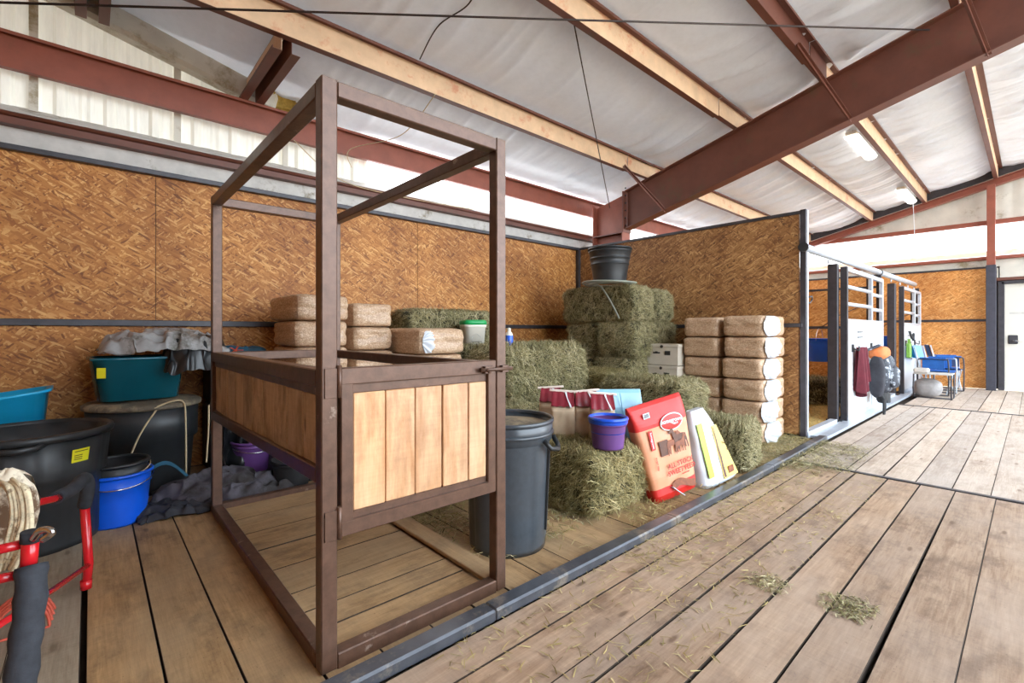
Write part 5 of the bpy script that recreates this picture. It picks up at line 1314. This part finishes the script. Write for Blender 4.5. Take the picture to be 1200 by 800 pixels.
# spray bottle and light box on far door
m = MB(); m.box((0, 0, 0), (0.13, 0.07, 0.28), ch=.02); m.box((0, 0, 0.17), (0.05, 0.04, 0.08)); o = m.build('grooming_bottle', M['bottle']); o.location = (11.15, 1.53, 0.80); tag(o, 'green bottle hanging on the farther stall door', 'bottle')
m = MB(); m.box((0, 0, 0), (0.24, 0.06, 0.24), ch=.02); o = m.build('small_pouch', M['turq']); o.location = (11.75, 1.53, 0.76); tag(o, 'pale turquoise pouch hanging right of the green bottle', 'pouch')
wirething('lead_strap', catpts([(11.2, 1.53, 1.15), (11.25, 1.5, 1.02), (11.4, 1.5, 1.1), (11.5, 1.52, 0.98)]), 0.02, 'dark strap hanging on the farther stall door', 'strap', 'black_soft')
def chair(loc, rz, lab, tray):
    c_ = thing('folding_chair', lab, 'chair', loc, rz, 'blue folding chairs')
    w_, d_ = 0.54, 0.42
    for s_ in (-1, 1):
        x = s_ * w_ / 2
        m = MB(); m.tube(catpts([(x, -d_ / 2, 0.02), (x, -d_ / 2, 0.58), (x, -d_ / 2 + 0.06, 0.65), (x, d_ / 2 - 0.06, 0.65), (x, d_ / 2, 0.58), (x, d_ / 2, 0.02)], 5), 0.012, 8); m.build('side_frame', M['galv'] if s_ > 0 else M['dark_strip'], c_, uv=False)
        m = MB(); m.tube([(x, -d_ / 2, 0.02), (x, d_ / 2, 0.02)], 0.012, 8); m.build('runner', M['dark_strip'], c_, uv=False)
        m = MB(); m.box((x, 0, 0.668), (0.05, d_ * 0.85, 0.02), ch=.005); m.build('armrest', M['bluefab'], c_)
        m = MB(); m.tube([(x, d_ / 2 - 0.05, 0.45), (x, d_ / 2, 0.65), (x, d_ / 2 + 0.05, 0.88)], 0.011, 8); m.build('back_post', M['galv'], c_, uv=False)
    for y in (-d_ / 2 + 0.03, d_ / 2 - 0.03):
        m = MB(); m.tube([(-w_ / 2, y, 0.03), (w_ / 2, y, 0.42)], 0.01, 8); m.build('cross_leg', M['galv'], c_, uv=False)
        m = MB(); m.tube([(-w_ / 2, y, 0.42), (w_ / 2, y, 0.03)], 0.01, 8); m.build('cross_leg', M['galv'], c_, uv=False)
    m = MB(); m.surf(lambda u, v: ((u - 0.5) * w_, (v - 0.5) * d_, 0.44 - 0.03 * math.sin(math.pi * u)), 10, 4); m.surf(lambda u, v: ((u - 0.5) * w_, (0.5 - v) * d_, 0.42 - 0.03 * math.sin(math.pi * u)), 10, 4); m.build('seat', M['bluefab'], c_, uv=False)
    m = MB(); m.surf(lambda u, v: ((u - 0.5) * w_, d_ / 2 + 0.02 + 0.03 * math.sin(math.pi * u) + 0.05 * v, 0.66 + 0.22 * v), 10, 4); m.surf(lambda u, v: ((u - 0.5) * w_, d_ / 2 + 0.035 + 0.03 * math.sin(math.pi * u) + 0.05 * v, 0.66 + 0.22 * v), 10, 4); m.build('backrest', M['bluefab_light'] if tray else M['navy'], c_, uv=False)
    for s_ in (-1, 1):
        m = MB(); m.box((s_ * (w_ / 2 - 0.02), 0.0, 0.56), (0.015, d_ - 0.12, 0.17)); m.build('side_panel', M['bluefab'] if tray else M['navy'], c_)
    return c_
chair((11.45, 1.18, 0), R(-6), 'nearer blue folding chair with pale blue back beside the far stall door', True)
chair((12.5, 1.15, 0), R(12), 'farther navy folding chair in front of the end wall', False)
tb = thing('side_table', 'small low side table with metal frame in front of the chairs', 'table', (10.85, 1.16, 0), R(0))
m = MB(); m.box((0, 0, 0.42), (0.42, 0.5, 0.02), ch=.004); m.build('table_top', M['grey_strip'], tb)
m = MB()
for s_ in (-1, 1): m.tube(catpts([(-0.2, s_ * 0.24, 0.41), (-0.2, s_ * 0.24, 0.02), (0.2, s_ * 0.24, 0.02), (0.2, s_ * 0.24, 0.41)], 2), 0.012, 8)
m.tube([(-0.2, -0.24, 0.02), (-0.2, 0.24, 0.02)], 0.012, 8); m.build('table_frame', M['dark_strip'], tb, uv=False)
m = MB(); m.box((10.7, 1.3, 0.475), (0.2, 0.2, 0.08), ch=.02); tag(m.build('small_case', M['grey_strip']), 'small grey case lying on the low side table', 'case')
m = MB(); blob(m, (10.95, 1.25, 0.16), 0.22, 0.20, 0.16, 4, 2.5); tag(m.build('duffel_bag', M['greybag'], uv=False), 'grey bag on the floor under the side table and chair', 'bag')
